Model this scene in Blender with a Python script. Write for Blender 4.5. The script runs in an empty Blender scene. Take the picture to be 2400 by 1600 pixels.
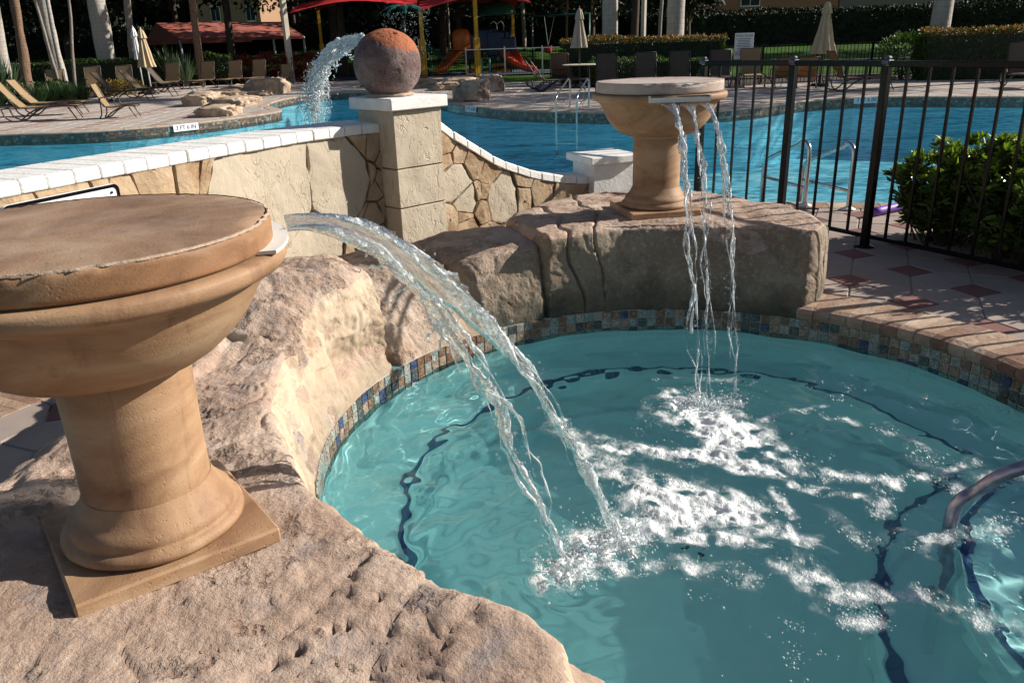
import bpy, bmesh, math, random
import numpy as np
from mathutils import Vector, Matrix
from mathutils.geometry import tessellate_polygon
random.seed(7); RNG = np.random.RandomState(7)
sc = bpy.context.scene
COL = sc.collection
rad = math.radians

# ------------------------------------------------------------------ camera
CAM_H, PITCH, ROLL, LENS = 1.55, rad(20.7), rad(1.88), 28.0
cF = np.array([0, math.cos(PITCH), -math.sin(PITCH)])
_R0 = np.array([1.0, 0, 0]); _U0 = np.array([0, math.sin(PITCH), math.cos(PITCH)])
cR = math.cos(ROLL)*_R0 - math.sin(ROLL)*_U0
cU = math.cos(ROLL)*_U0 + math.sin(ROLL)*_R0
cC = np.array([0, 0, CAM_H])
camd = bpy.data.cameras.new('camera'); cam = bpy.data.objects.new('camera', camd); COL.objects.link(cam)
camd.lens = LENS; camd.sensor_width = 36; camd.clip_start = 0.05; camd.clip_end = 1500
mw = Matrix(((cR[0], cU[0], -cF[0], 0), (cR[1], cU[1], -cF[1], 0), (cR[2], cU[2], -cF[2], CAM_H), (0, 0, 0, 1)))
cam.matrix_world = mw
sc.camera = cam
# ------------------------------------------------------------------ light
SUN_AZ = rad(12.5)      # towards the sun, measured from +x to +y
SUN_EL = rad(28)
w = bpy.data.worlds.new('World'); sc.world = w; w.use_nodes = True
sky = w.node_tree.nodes.new('ShaderNodeTexSky'); sky.sky_type = 'NISHITA'; sky.sun_disc = False
sky.sun_elevation = SUN_EL; sky.sun_rotation = rad(90) - SUN_AZ
w.node_tree.links.new(sky.outputs[0], w.node_tree.nodes['Background'].inputs[0])
w.node_tree.nodes['Background'].inputs[1].default_value = 0.05
sd = Vector((math.cos(SUN_EL)*math.cos(SUN_AZ), math.cos(SUN_EL)*math.sin(SUN_AZ), math.sin(SUN_EL)))
sl = bpy.data.lights.new('sun', 'SUN'); sl.energy = 5.0; sl.angle = rad(0.55); sl.color = (1.0, 0.93, 0.82)
so = bpy.data.objects.new('sun', sl); COL.objects.link(so); so.rotation_euler = (-sd).to_track_quat('-Z', 'Y').to_euler()
so.location = (20, 5, 12)
sl.cycles.is_caustics_light = True
vs = sc.view_settings; vs.view_transform = 'Standard'; vs.look = 'None'; vs.gamma = 1; vs.exposure = 0.56; vs.use_curve_mapping = False
sc.cycles.max_bounces = 10; sc.cycles.transmission_bounces = 8; sc.cycles.transparent_max_bounces = 16
sc.cycles.sample_clamp_indirect = 4; sc.cycles.use_denoising = True

# ------------------------------------------------------------------ helpers
def ray(px, py):      # photograph pixel (2400 x 1600) -> direction
    return cF + cR*(px-1200)/(LENS/36*2400) - cU*(py-800)/(LENS/36*2400)
def gz(px, py, z=0.0):
    d = ray(px, py); return cC + d*(z-CAM_H)/d[2]
def at(px, py, Y):
    d = ray(px, py); return cC + d*Y/d[1]

def hash3(ix, iy, iz, seed):
    h = (ix*374761393 + iy*668265263 + iz*2147483647 + seed*974711) & 0xffffffff
    h = ((h ^ (h >> 13))*1274126177) & 0xffffffff
    h = h ^ (h >> 16)
    return (h & 0xffff)/65535.0
def vnoise(p, seed=0):
    p = np.asarray(p, float); i = np.floor(p).astype(np.int64); f = p - i
    u = f*f*(3-2*f); r = 0
    for dx in (0, 1):
        for dy in (0, 1):
            for dz in (0, 1):
                wgt = (u[:, 0] if dx else 1-u[:, 0])*(u[:, 1] if dy else 1-u[:, 1])*(u[:, 2] if dz else 1-u[:, 2])
                r = r + wgt*hash3(i[:, 0]+dx, i[:, 1]+dy, i[:, 2]+dz, seed)
    return r*2-1
def fbm(p, oct=4, seed=0, lac=2.1, gain=.5):
    a = 1.0; s = 0; p = np.asarray(p, float)
    for o in range(oct):
        s = s + a*vnoise(p, seed+o*17); p = p*lac; a *= gain
    return s
def ridged(p, oct=3, seed=0):
    a = 1.0; s = 0; p = np.asarray(p, float)
    for o in range(oct):
        s = s + a*(1-np.abs(vnoise(p, seed+o*31))); p = p*2.1; a *= .5
    return s
def worley(p, seed=0):
    p = np.asarray(p, float); i = np.floor(p).astype(np.int64)
    d1 = np.full(len(p), 9.); d2 = np.full(len(p), 9.)
    for dx in (-1, 0, 1):
        for dy in (-1, 0, 1):
            for dz in (-1, 0, 1):
                c = i + np.array([dx, dy, dz])
                q = np.stack([c[:, k]+hash3(c[:, 0], c[:, 1], c[:, 2], seed+k*5) for k in range(3)], 1)
                d = np.sqrt(((q-p)**2).sum(1))
                m = d < d1; d2 = np.where(m, d1, np.minimum(d2, d)); d1 = np.where(m, d, d1)
    return d1, d2
def sstep(a, b, x):
    t = np.clip((np.asarray(x, float)-a)/(b-a), 0, 1); return t*t*(3-2*t)

def world_off(parent):
    o = Vector((0, 0, 0))
    while parent is not None:
        o += parent.location; parent = parent.parent
    return o
def link(o, parent=None):
    COL.objects.link(o)
    if parent is not None: o.parent = parent
    return o
def tag(o, label=None, cat=None, group=None, kind=None):
    if label: o['label'] = label
    if cat: o['category'] = cat
    if group: o['group'] = group
    if kind: o['kind'] = kind
    return o
def thing(name, label, cat, loc=(0, 0, 0), group=None, rz=0):
    o = bpy.data.objects.new(name, None); o.empty_display_size = .1
    COL.objects.link(o); o.location = loc; o.rotation_euler = (0, 0, rz)
    return tag(o, label, cat, group)
def mesh(name, V, F, m=None, smooth=False):
    me = bpy.data.meshes.new(name)
    V = np.asarray(V, np.float32)
    if isinstance(F, np.ndarray) and F.ndim == 2:
        k = F.shape[1]; n = len(F)
        me.vertices.add(len(V)); me.vertices.foreach_set('co', V.ravel())
        me.loops.add(n*k); me.loops.foreach_set('vertex_index', F.astype(np.int32).ravel())
        me.polygons.add(n); me.polygons.foreach_set('loop_start', np.arange(0, n*k, k, dtype=np.int32))
        me.polygons.foreach_set('loop_total', np.full(n, k, np.int32))
        me.update(calc_edges=True)
    else:
        me.from_pydata([tuple(v) for v in V.tolist()], [], [tuple(f) for f in F])
    if m: me.materials.append(m)
    if smooth: me.polygons.foreach_set('use_smooth', np.ones(len(me.polygons), bool))
    me.update(); return me
def obj(name, V, F, m=None, parent=None, smooth=False, kind=None, local=False):
    """V in world coordinates (parents here are never rotated), or in the thing's own when local"""
    V = np.asarray(V, float)
    if parent is not None and not local: V = V - np.array(world_off(parent))
    o = bpy.data.objects.new(name, mesh(name, V, F, m, smooth)); link(o, parent)
    if kind: o['kind'] = kind
    return o
def crisp(o, deg=32):
    o.data.set_sharp_from_angle(angle=rad(deg)); return o
def share(name, me, loc, rz=0, parent=None, scale=None, rot=None):
    o = bpy.data.objects.new(name, me); link(o, parent)
    o.location = Vector(loc) - world_off(parent)
    o.rotation_euler = rot if rot else (0, 0, rz)
    if scale: o.scale = scale
    return o
def copy_tree(o, parent=None):
    c = o.copy(); COL.objects.link(c); c.parent = parent
    for ch in list(o.children): copy_tree(ch, c)
    return c

class MB:
    def __init__(s): s.v = []; s.f = []
    def add(s, V, F):
        b = len(s.v); s.v += [tuple(map(float, v)) for v in V]; s.f += [tuple(b+int(i) for i in f) for f in F]; return s
    def box(s, c, size, rz=0, R=None, bevel=0):
        h = np.array(size)/2.
        if bevel <= 0:
            V = np.array([(x, y, z) for x in (-1, 1) for y in (-1, 1) for z in (-1, 1)])*h
            F = [(0, 1, 3, 2), (4, 6, 7, 5), (0, 4, 5, 1), (2, 3, 7, 6), (0, 2, 6, 4), (1, 5, 7, 3)]
        else:
            b = bevel; V = []; idx = {}
            for sx in (-1, 1):
                for sy in (-1, 1):
                    for sz in (-1, 1):
                        for ax in range(3):
                            p = np.array([sx, sy, sz])*h; q = np.array([sx, sy, sz], float)
                            for k in range(3):
                                if k != ax: p[k] -= q[k]*b
                            idx[(sx, sy, sz, ax)] = len(V); V.append(p)
            F = []
            for ax in range(3):
                o1, o2 = [(1, 2), (2, 0), (0, 1)][ax]
                for sg in (-1, 1):
                    ring = []
                    for a, b2 in ((-1, -1), (1, -1), (1, 1), (-1, 1)):
                        k = [0, 0, 0]; k[ax] = sg; k[o1] = a; k[o2] = b2
                        ring.append(idx[(k[0], k[1], k[2], ax)])
                    F.append(tuple(ring if sg > 0 else ring[::-1]))
            for ax in range(3):          # edge chamfers
                o1, o2 = [(1, 2), (2, 0), (0, 1)][ax]
                for a in (-1, 1):
                    for b2 in (-1, 1):
                        def K(sg, axis):
                            k = [0, 0, 0]; k[ax] = sg; k[o1] = a; k[o2] = b2; return idx[(k[0], k[1], k[2], axis)]
                        F.append((K(-1, o1), K(1, o1), K(1, o2), K(-1, o2)) if a*b2 < 0 else (K(-1, o2), K(1, o2), K(1, o1), K(-1, o1)))
            for sx in (-1, 1):
                for sy in (-1, 1):
                    for sz in (-1, 1):
                        t = [idx[(sx, sy, sz, k)] for k in range(3)]
                        F.append(tuple(t if sx*sy*sz > 0 else t[::-1]))
            V = np.array(V)
        if R is None: R = np.array([[math.cos(rz), -math.sin(rz), 0], [math.sin(rz), math.cos(rz), 0], [0, 0, 1]])
        V = V @ np.array(R).T + np.array(c)
        return s.add(V, F)
    def tube(s, pts, r, n=8, caps=True):
        pts = [np.array(p, float) for p in pts]; N = len(pts)
        rr = [r]*N if np.isscalar(r) else list(r)
        up = None; rings = []
        for i in range(N):
            t = pts[min(i+1, N-1)] - pts[max(i-1, 0)]; t = t/(np.linalg.norm(t)+1e-9)
            if up is None:
                up = np.array([0, 0, 1.]) if abs(t[2]) < .9 else np.array([1., 0, 0])
            a = np.cross(t, up); a /= np.linalg.norm(a)+1e-9; b = np.cross(a, t); up = b
            rings.append([pts[i] + rr[i]*(math.cos(2*math.pi*k/n)*a + math.sin(2*math.pi*k/n)*b) for k in range(n)])
        V = [p for ring in rings for p in ring]; F = []
        for i in range(N-1):
            for k in range(n):
                F.append((i*n+k, i*n+(k+1) % n, (i+1)*n+(k+1) % n, (i+1)*n+k))
        if caps: F.append(tuple(range(n))[::-1]); F.append(tuple((N-1)*n+k for k in range(n)))
        return s.add(V, F)
    def lathe(s, prof, c=(0, 0, 0), n=48, a0=0, a1=2*math.pi, wob=None):
        V = []; full = abs(a1-a0-2*math.pi) < 1e-6; m = n if full else n+1
        for (r, z) in prof:
            for k in range(m):
                a = a0+(a1-a0)*k/n; rr = r*(wob(a, z) if wob else 1)
                V.append((c[0]+rr*math.cos(a), c[1]+rr*math.sin(a), c[2]+z))
        F = []
        for i in range(len(prof)-1):
            for k in range(n):
                k2 = (k+1) % m if full else k+1
                F.append((i*m+k, i*m+k2, (i+1)*m+k2, (i+1)*m+k))
        return s.add(V, F)
    def build(s, name, m=None, parent=None, smooth=False, kind=None, local=False):
        return obj(name, s.v, s.f, m, parent, smooth, kind, local)
    def mesh(s, name, m=None, smooth=False): return mesh(name, s.v, s.f, m, smooth)
def smooth_path(pts, n=6):
    P_ = [np.array(p, float) for p in pts]; P_ = [2*P_[0]-P_[1]] + P_ + [2*P_[-1]-P_[-2]]; out = []
    for i in range(1, len(P_)-2):
        for t in np.linspace(0, 1, n, endpoint=False):
            a, b, c, d = P_[i-1:i+3]
            out.append(.5*((2*b)+(-a+c)*t+(2*a-5*b+4*c-d)*t*t+(-a+3*b-3*c+d)*t**3))
    out.append(P_[-2]); return out

# ------------------------------------------------------------------ materials
class NT:
    def __init__(s, name):
        s.m = bpy.data.materials.new(name); s.m.use_nodes = True; s.t = s.m.node_tree; s.t.nodes.clear()
        s.out = s.t.nodes.new('ShaderNodeOutputMaterial'); s._c = None
    def n(s, typ, **kw):
        nd = s.t.nodes.new('ShaderNode'+typ)
        for k, v in kw.items():
            if hasattr(nd, k) and k not in ('name',): 
                try: setattr(nd, k, v); continue
                except Exception: pass
            s.set(nd, k.replace('_', ' '), v)
        return nd
    def set(s, nd, key, v):
        inp = nd.inputs[key]
        if isinstance(v, bpy.types.NodeSocket): s.t.links.new(v, inp)
        else:
            if hasattr(inp.default_value, '__len__') and not hasattr(v, '__len__'): v = (v,)*len(inp.default_value)
            if hasattr(v, '__len__') and hasattr(inp.default_value, '__len__') and len(inp.default_value) == 4 and len(v) == 3: v = (*v, 1)
            inp.default_value = v
    def coord(s, scale=(1, 1, 1), gen='Object'):
        tc = s.n('TexCoord'); mp = s.n('Mapping'); s.t.links.new(tc.outputs[gen], mp.inputs[0]); mp.inputs['Scale'].default_value = scale
        return mp.outputs[0]
    def world(s, scale=(1, 1, 1), rot=(0, 0, 0)):
        g = s.n('NewGeometry'); mp = s.n('Mapping'); s.t.links.new(g.outputs['Position'], mp.inputs[0]); mp.inputs['Scale'].default_value = scale
        mp.inputs['Rotation'].default_value = rot
        return mp.outputs[0]
    def noise(s, v, scale, detail=4, rough=.5, dist=0):
        nd = s.n('TexNoise'); s.t.links.new(v, nd.inputs['Vector']); nd.inputs['Scale'].default_value = scale
        nd.inputs['Detail'].default_value = detail; nd.inputs['Roughness'].default_value = rough; nd.inputs['Distortion'].default_value = dist
        return nd.outputs['Fac']
    def vor(s, v, scale, feature='F1', out='Distance', rnd=1):
        nd = s.n('TexVoronoi'); nd.feature = feature; s.t.links.new(v, nd.inputs['Vector']); nd.inputs['Scale'].default_value = scale
        nd.inputs['Randomness'].default_value = rnd
        return nd.outputs[out]
    def ramp(s, fac, stops, interp='LINEAR'):
        nd = s.n('ValToRGB'); s.t.links.new(fac, nd.inputs[0]); cr = nd.color_ramp; cr.interpolation = interp
        while len(cr.elements) < len(stops): cr.elements.new(.5)
        for e, (p, c) in zip(cr.elements, stops):
            e.position = p; e.color = (c, c, c, 1) if not hasattr(c, '__len__') else (*c, 1)
        return nd.outputs[0]
    def mix(s, fac, a, b, mode='MIX'):
        nd = s.n('Mix'); nd.data_type = 'RGBA'; nd.blend_type = mode
        for i, v in ((0, fac), (6, a), (7, b)):
            if isinstance(v, bpy.types.NodeSocket): s.t.links.new(v, nd.inputs[i])
            else: nd.inputs[i].default_value = v if i == 0 else (*v, 1) if hasattr(v, '__len__') else (v, v, v, 1)
        return nd.outputs[2]
    def math(s, op, a, b=0, c=None):
        nd = s.n('Math'); nd.operation = op
        for i, v in ((0, a), (1, b)) + (((2, c),) if c is not None else ()):
            if isinstance(v, bpy.types.NodeSocket): s.t.links.new(v, nd.inputs[i])
            else: nd.inputs[i].default_value = v
        return nd.outputs[0]
    def bump(s, h, strength=.5, dist=.01, prev=None):
        nd = s.n('Bump'); s.t.links.new(h, nd.inputs['Height']); nd.inputs['Strength'].default_value = strength; nd.inputs['Distance'].default_value = dist
        if prev is not None: s.t.links.new(prev, nd.inputs['Normal'])
        return nd.outputs[0]
    def pbr(s, color, rough=.7, normal=None, metal=0, spec=.5, **kw):
        b = s.n('BsdfPrincipled'); s.set(b, 'Base Color', color); s.set(b, 'Roughness', rough); b.inputs['Metallic'].default_value = metal
        b.inputs['Specular IOR Level'].default_value = spec
        if normal is not None: s.t.links.new(normal, b.inputs['Normal'])
        for k, v in kw.items(): s.set(b, k.replace('_', ' '), v)
        s.t.links.new(b.outputs[0], s.out.inputs[0]); return s.m
def plain(name, c, rough=.6, metal=0, spec=.5, var=.12, vscale=6, bump=0, bscale=60, rvar=None):
    t = NT(name); p = t.world()
    f = t.noise(p, vscale, 4)
    c1 = tuple(x*(1-var) for x in c); c2 = tuple(min(1, x*(1+var)) for x in c)
    col = t.ramp(f, [(.3, c1), (.7, c2)])
    nrm = t.bump(t.noise(p, bscale, 3), bump, .004) if bump else None
    return t.pbr(col, rough, nrm, metal, spec)

def rock_mat(name, a=(.46, .31, .20), b=(.34, .20, .135), c=(.60, .47, .36), g=(.26, .23, .22), fine=1.0, bs=1.0, stain=0):
    t = NT(name); p = t.world()
    col = t.ramp(t.noise(p, 2.3, 5, .6), [(.28, b), (.48, a), (.72, c)])
    col = t.mix(t.ramp(t.noise(p, 5.5, 6, .65), [(.55, 0), (.68, .65)]), col, g)
    col = t.mix(t.ramp(t.noise(p, 9, 6, .7), [(.56, 0), (.75, .5)]), col, (.52, .26, .17))
    col = t.mix(t.ramp(t.noise(p, 38, 5, .7), [(.52, 0), (.8, .55)]), col, (.68, .58, .48))
    if stain:
        sz = t.n('SeparateXYZ'); t.t.links.new(p, sz.inputs[0]); hz = t.math('ADD', sz.outputs[2], t.math('MULTIPLY', t.noise(p, 6, 5, .7), -.42))
        col = t.mix(t.ramp(hz, [(-.0, .85), (.16, 0)]) if False else t.ramp(t.math('ADD', hz, .30), [(.02, stain), (.26, 0)]), col, (.055, .058, .042))
    pits = t.vor(p, 55*fine); cr = t.vor(p, 7, 'DISTANCE_TO_EDGE')
    n1 = t.bump(t.noise(p, 14*fine, 8, .68), .9*bs, .035)
    n2 = t.bump(t.noise(p, 90*fine, 5, .7), .4*bs, .005, n1)
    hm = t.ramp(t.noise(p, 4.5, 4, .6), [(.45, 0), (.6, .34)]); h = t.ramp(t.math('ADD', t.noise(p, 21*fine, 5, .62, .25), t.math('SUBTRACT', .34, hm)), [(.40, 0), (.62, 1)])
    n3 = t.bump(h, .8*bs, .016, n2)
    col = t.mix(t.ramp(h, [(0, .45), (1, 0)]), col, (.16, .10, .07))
    return t.pbr(col, .82, n3, spec=.25)
M = {}
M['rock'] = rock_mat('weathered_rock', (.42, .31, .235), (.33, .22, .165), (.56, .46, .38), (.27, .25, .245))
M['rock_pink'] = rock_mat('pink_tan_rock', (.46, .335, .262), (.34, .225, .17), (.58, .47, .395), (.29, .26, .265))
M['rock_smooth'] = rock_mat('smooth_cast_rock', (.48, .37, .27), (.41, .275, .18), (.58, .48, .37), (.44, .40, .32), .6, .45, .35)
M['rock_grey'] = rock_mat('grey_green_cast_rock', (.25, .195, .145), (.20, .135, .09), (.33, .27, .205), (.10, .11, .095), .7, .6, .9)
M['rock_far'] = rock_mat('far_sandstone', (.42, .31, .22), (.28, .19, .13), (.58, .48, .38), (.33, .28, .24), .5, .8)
# golden and cream cast stone of the wall
def stone_mat(name, a, b, c, bs=1, cracks=False):
    t = NT(name); p = t.world()
    oi = t.n('ObjectInfo').outputs['Random']
    col = t.ramp(t.noise(p, 5, 4, .6), [(.3, b), (.5, a), (.7, c)])
    col = t.mix(t.math('MULTIPLY', oi, .35), col, b)
    n1 = t.bump(t.noise(p, 12 if cracks else 30, 5, .55), (.5 if cracks else .8)*bs, .012)
    n2 = t.bump(t.noise(p, 130, 3, .6), .35*bs, .003, n1)
    if cracks:
        pc = t.world((1.7, 1.7, .8)); q = t.noise(pc, 4.2, 3, .55, .9)
        h = t.ramp(q, [(.488, 1), (.5, 0), (.507, 1)])
        msk = t.ramp(t.noise(p, 2.7, 2, .5), [(.45, 1), (.52, 0)]); h = t.math('MAXIMUM', h, msk)
        n2 = t.bump(h, .55, .009, n2)
        h2 = t.math('MAXIMUM', t.ramp(t.noise(pc, 16, 3, .5, .8), [(.40, 0), (.45, 1)]), t.ramp(t.noise(p, 3.7, 3, .5), [(.50, 0), (.60, 1)]))
        n2 = t.bump(h2, .35, .006, n2); col = t.mix(t.ramp(h, [(0, .22), (1, 0)]), col, (.2, .15, .10))
    return t.pbr(col, .85, n2, spec=.2)
M['stone_gold'] = stone_mat('golden_cast_stone', (.43, .315, .205), (.29, .185, .11), (.54, .43, .31))
M['stone_cream'] = stone_mat('cream_cast_stone', (.50, .43, .335), (.44, .375, .29), (.54, .47, .375), 1.3, True)
M['mortar'] = plain('dark_joint', (.17, .12, .08), .9)
# white painted masonry
t = NT('white_painted_masonry'); p = t.world()
nn = t.bump(t.noise(p, 45, 6, .65), .5, .008); nn = t.bump(t.ramp(t.noise(p, 22, 2, .5, 1.5), [(.3, 0), (.36, 1)]), .4, .008, nn)
M['white'] = t.pbr(t.ramp(t.noise(p, 7, 5, .6), [(.3, (.70, .68, .66)), (.6, (.82, .81, .79))]), .75, nn, spec=.25)
# painted cast-stone pedestal: ochre with darker brush clouds
def ped_mat(name, dark, mid, light, grey=0.0, bs=1):
    t = NT(name); p = t.coord()
    q_ = t.coord((1, 1, 2.2)); sc_ = t.noise(q_, 2.6, 5, .62, .7)
    col = t.ramp(sc_, [(.30, dark), (.52, mid), (.75, light)])
    col = t.mix(t.ramp(t.noise(p, 55, 5, .8), [(.58, 0), (.72, .5)]), col, tuple(x*.75 for x in mid))
    wsp = t.n('SeparateXYZ'); t.t.links.new(p, wsp.inputs[0]); stq = t.coord((1, 1, .10)); col = t.mix(t.ramp(t.noise(stq, 16, 4, .7), [(.56, 0), (.74, .5)]), col, tuple(x*.62 for x in dark))
    if grey: col = t.mix(t.ramp(t.noise(p, 7, 6, .75), [(.42, 0), (.6, grey)]), col, (.50, .46, .44))
    n1 = t.bump(t.noise(p, 160, 4, .7), .35*bs, .003)
    pm_ = t.ramp(t.noise(p, 5, 4, .6), [(.45, 0), (.65, 1)]); pv_ = t.ramp(t.vor(p, 70), [(.10, 0), (.24, 1)]); n1 = t.bump(t.math('MAXIMUM', pv_, t.math('SUBTRACT', 1.0, pm_)), .35, .005, n1)
    return t.pbr(col, .62, n1, spec=.35)
M['ochre'] = ped_mat('ochre_painted_stone', (.20, .10, .055), (.38, .235, .135), (.52, .38, .25))
M['ochre_lid'] = ped_mat('brown_washed_lid', (.17, .095, .055), (.33, .20, .122), (.45, .32, .21), .12, 1.6)
M['ochre_side'] = ped_mat('ochre_lid_edge', (.15, .07, .035), (.30, .16, .08), (.50, .36, .23))
M['grey_lid'] = ped_mat('weathered_grey_lid', (.34, .20, .15), (.46, .38, .33), (.58, .53, .48), .7, 2)
M['plaster_white'] = plain('white_trough', (.72, .70, .66), .5, var=.06, bump=.3)
M['efflo'] = plain('white_lime_crust', (.38, .29, .22), .9, bump=.8, bscale=140)
M['black_metal'] = plain('black_powder_coat', (.004, .004, .006), .22, spec=.2, var=.2, bump=.15, bscale=200)
M['black_cap'] = plain('weathered_black_cap', (.09, .09, .13), .45, var=.4, vscale=40, bump=.3, bscale=120)
M['steel'] = plain('stainless_steel', (.55, .55, .56), .22, metal=1, var=.1)
M['steel_warm'] = plain('tarnished_rail', (.40, .34, .42), .38, metal=1, var=.35, vscale=25)
M['brown_metal'] = plain('bronze_lounger_frame', (.055, .034, .024), .4, spec=.5)
M['dark_metal'] = plain('dark_lounger_frame', (.018, .014, .013), .45)
def sling(name, c):
    t = NT(name); p = t.coord((1, 1, 1))
    wv = t.noise(p, 220, 2); col = t.ramp(t.noise(p, 3, 3), [(.3, tuple(x*.88 for x in c)), (.7, c)])
    m = t.pbr(col, .75, t.bump(wv, .3, .002), spec=.2)
    # woven sling lets some light through
    b = t.t.nodes['Principled BSDF']; tr = t.n('BsdfTranslucent'); t.set(tr, 'Color', tuple(min(1, x*1.1) for x in (c[0]*1.15, c[1]*.85, c[2]*.55)))
    mx = t.n('MixShader'); mx.inputs[0].default_value = .28; t.t.links.new(b.outputs[0], mx.inputs[1]); t.t.links.new(tr.outputs[0], mx.inputs[2]); t.t.links.new(mx.outputs[0], t.out.inputs[0])
    return m
M['sling_tan'] = sling('tan_sling', (.40, .29, .17)); M['sling_dark'] = sling('shaded_sling', (.15, .115, .09))  # the dark sling is the tan one with shade put into its colour
M['sling_orange'] = sling('backlit_sling', (.36, .20, .09))  # sun glow through the fabric, put into the sling colour
M['canvas'] = plain('beige_canvas', (.50, .38, .24), .85, var=.08, bump=.3, bscale=90)
M['canvas_grey'] = plain('grey_beige_canvas', (.40, .34, .27), .85, var=.08)
M['white_metal'] = plain('white_painted_metal', (.72, .73, .75), .4)
M['awning_red'] = plain('faded_red_canvas', (.40, .115, .085), .8, var=.12, vscale=1.2)
M['canopy_red'] = plain('red_shade_cloth', (.55, .012, .018), .7, var=.1, vscale=.8)
M['yellow'] = plain('yellow_painted_post', (.78, .40, .03), .45)
M['play_orange'] = plain('orange_plastic', (.60, .13, .02), .35); M['play_red'] = plain('red_orange_slide', (.55, .07, .025), .3)
M['play_blue'] = plain('navy_plastic', (.012, .03, .10), .4); M['play_green'] = plain('dark_green_plastic', (.01, .09, .07), .4)
M['play_teal'] = plain('teal_plastic', (.05, .45, .40), .4)
M['red_plastic'] = plain('red_swing_plastic', (.55, .06, .05), .4)
M['house_orange'] = plain('orange_stucco', (.45, .20, .11), .9, var=.06); M['house_grey'] = plain('grey_stucco', (.26, .20, .17), .9, var=.06)
M['house_peach'] = plain('peach_stucco', (.34, .20, .12), .9, var=.05)
M['roof'] = plain('brown_roof_tile', (.16, .08, .05), .8)
M['window_white'] = plain('white_window_frame', (.75, .75, .75), .5); M['glass_dark'] = plain('dark_window_glass', (.02, .025, .03), .08)
M['concrete_pole'] = plain('cream_concrete_pole', (.52, .47, .38), .8)
M['purple'] = plain('purple_foam', (.16, .055, .42), .55)
M['text_black'] = plain('black_lettering', (.02, .02, .02), .6); M['sign_white'] = plain('white_sign_face', (.78, .79, .82), .4, var=.03)
M['towel_w'] = plain('pale_blue_towel', (.55, .60, .75), .9); M['towel_b'] = plain('blue_towel_stripe', (.03, .05, .22), .9)
def leaf_mat(name, c1, c2, tr=.25, rough=.45):
    t = NT(name); rnd = t.n('NewGeometry').outputs['Random Per Island']
    col = t.ramp(rnd, [(0, c1), (1, c2)])
    t.pbr(col, rough, spec=.4)
    b = t.t.nodes['Principled BSDF']; x = t.n('BsdfTranslucent'); t.t.links.new(t.mix(1, col, (1., 1.25, .5), 'MULTIPLY'), x.inputs[0])
    mx = t.n('MixShader'); mx.inputs[0].default_value = tr; t.t.links.new(b.outputs[0], mx.inputs[1]); t.t.links.new(x.outputs[0], mx.inputs[2]); t.t.links.new(mx.outputs[0], t.out.inputs[0])
    return t.m
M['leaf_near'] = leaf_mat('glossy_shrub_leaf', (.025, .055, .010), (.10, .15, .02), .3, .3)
M['leaf_tip'] = leaf_mat('sunlit_yellow_green_leaf', (.10, .16, .02), (.30, .34, .05), .4, .35)  # sunlight on the shrub tops, put into a lighter leaf colour
M['leaf_hedge'] = leaf_mat('hedge_leaf', (.022, .055, .010), (.075, .125, .02))
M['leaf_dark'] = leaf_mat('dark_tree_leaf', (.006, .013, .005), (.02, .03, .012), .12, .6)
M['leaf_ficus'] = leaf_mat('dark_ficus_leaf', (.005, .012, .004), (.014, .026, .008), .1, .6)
M['leaf_red'] = leaf_mat('crimson_leaf', (.08, .007, .010), (.36, .022, .025), .25, .4)
M['leaf_copper'] = leaf_mat('copper_hedge_tip', (.16, .045, .02), (.36, .17, .06), .25)
M['leaf_spike'] = leaf_mat('blue_green_blade', (.03, .065, .035), (.10, .15, .07), .15)
M['leaf_palm'] = leaf_mat('palm_frond_green', (.06, .10, .02), (.20, .22, .04), .3)
M['leaf_yellow'] = leaf_mat('yellow_flowering_leaf', (.10, .09, .015), (.35, .20, .02), .2)
M['grass_tuft'] = leaf_mat('dark_grass_blade', (.012, .035, .01), (.03, .07, .015), .15)
def bark(name, a, b, rings=0, sc_=14):
    t = NT(name); p = t.coord((1, 1, 1)); q = t.coord((1, 1, .25))
    col = t.ramp(t.noise(q, sc_, 6, .7), [(.3, a), (.7, b)])
    h = t.noise(q, sc_*2, 5, .7); n = t.bump(h, .7, .03)
    if rings:
        sp = t.n('SeparateXYZ'); t.t.links.new(p, sp.inputs[0])
        zz = t.math('ADD', t.math('MULTIPLY', sp.outputs[2], rings), t.math('MULTIPLY', t.noise(p, 3, 2), .6))
        fr = t.math('FRACT', zz); rr = t.ramp(fr, [(0, 0), (.10, 1)])
        n = t.bump(rr, .5, .01, n); col = t.mix(t.ramp(fr, [(0, .55), (.12, 0)]), col, tuple(x*.5 for x in a))
    return t.pbr(col, .85, n, spec=.2)
M['bark_royal'] = bark('pale_ringed_palm_bark', (.34, .31, .28), (.50, .46, .42), 5.5)
M['bark_brown'] = bark('brown_palm_bark', (.13, .075, .05), (.30, .20, .14), 9, 22)
M['bark_grey'] = bark('grey_tree_bark', (.17, .14, .12), (.34, .30, .26), 0, 18)
M['bark_dark'] = bark('dark_bark', (.05, .04, .035), (.12, .09, .07))
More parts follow.
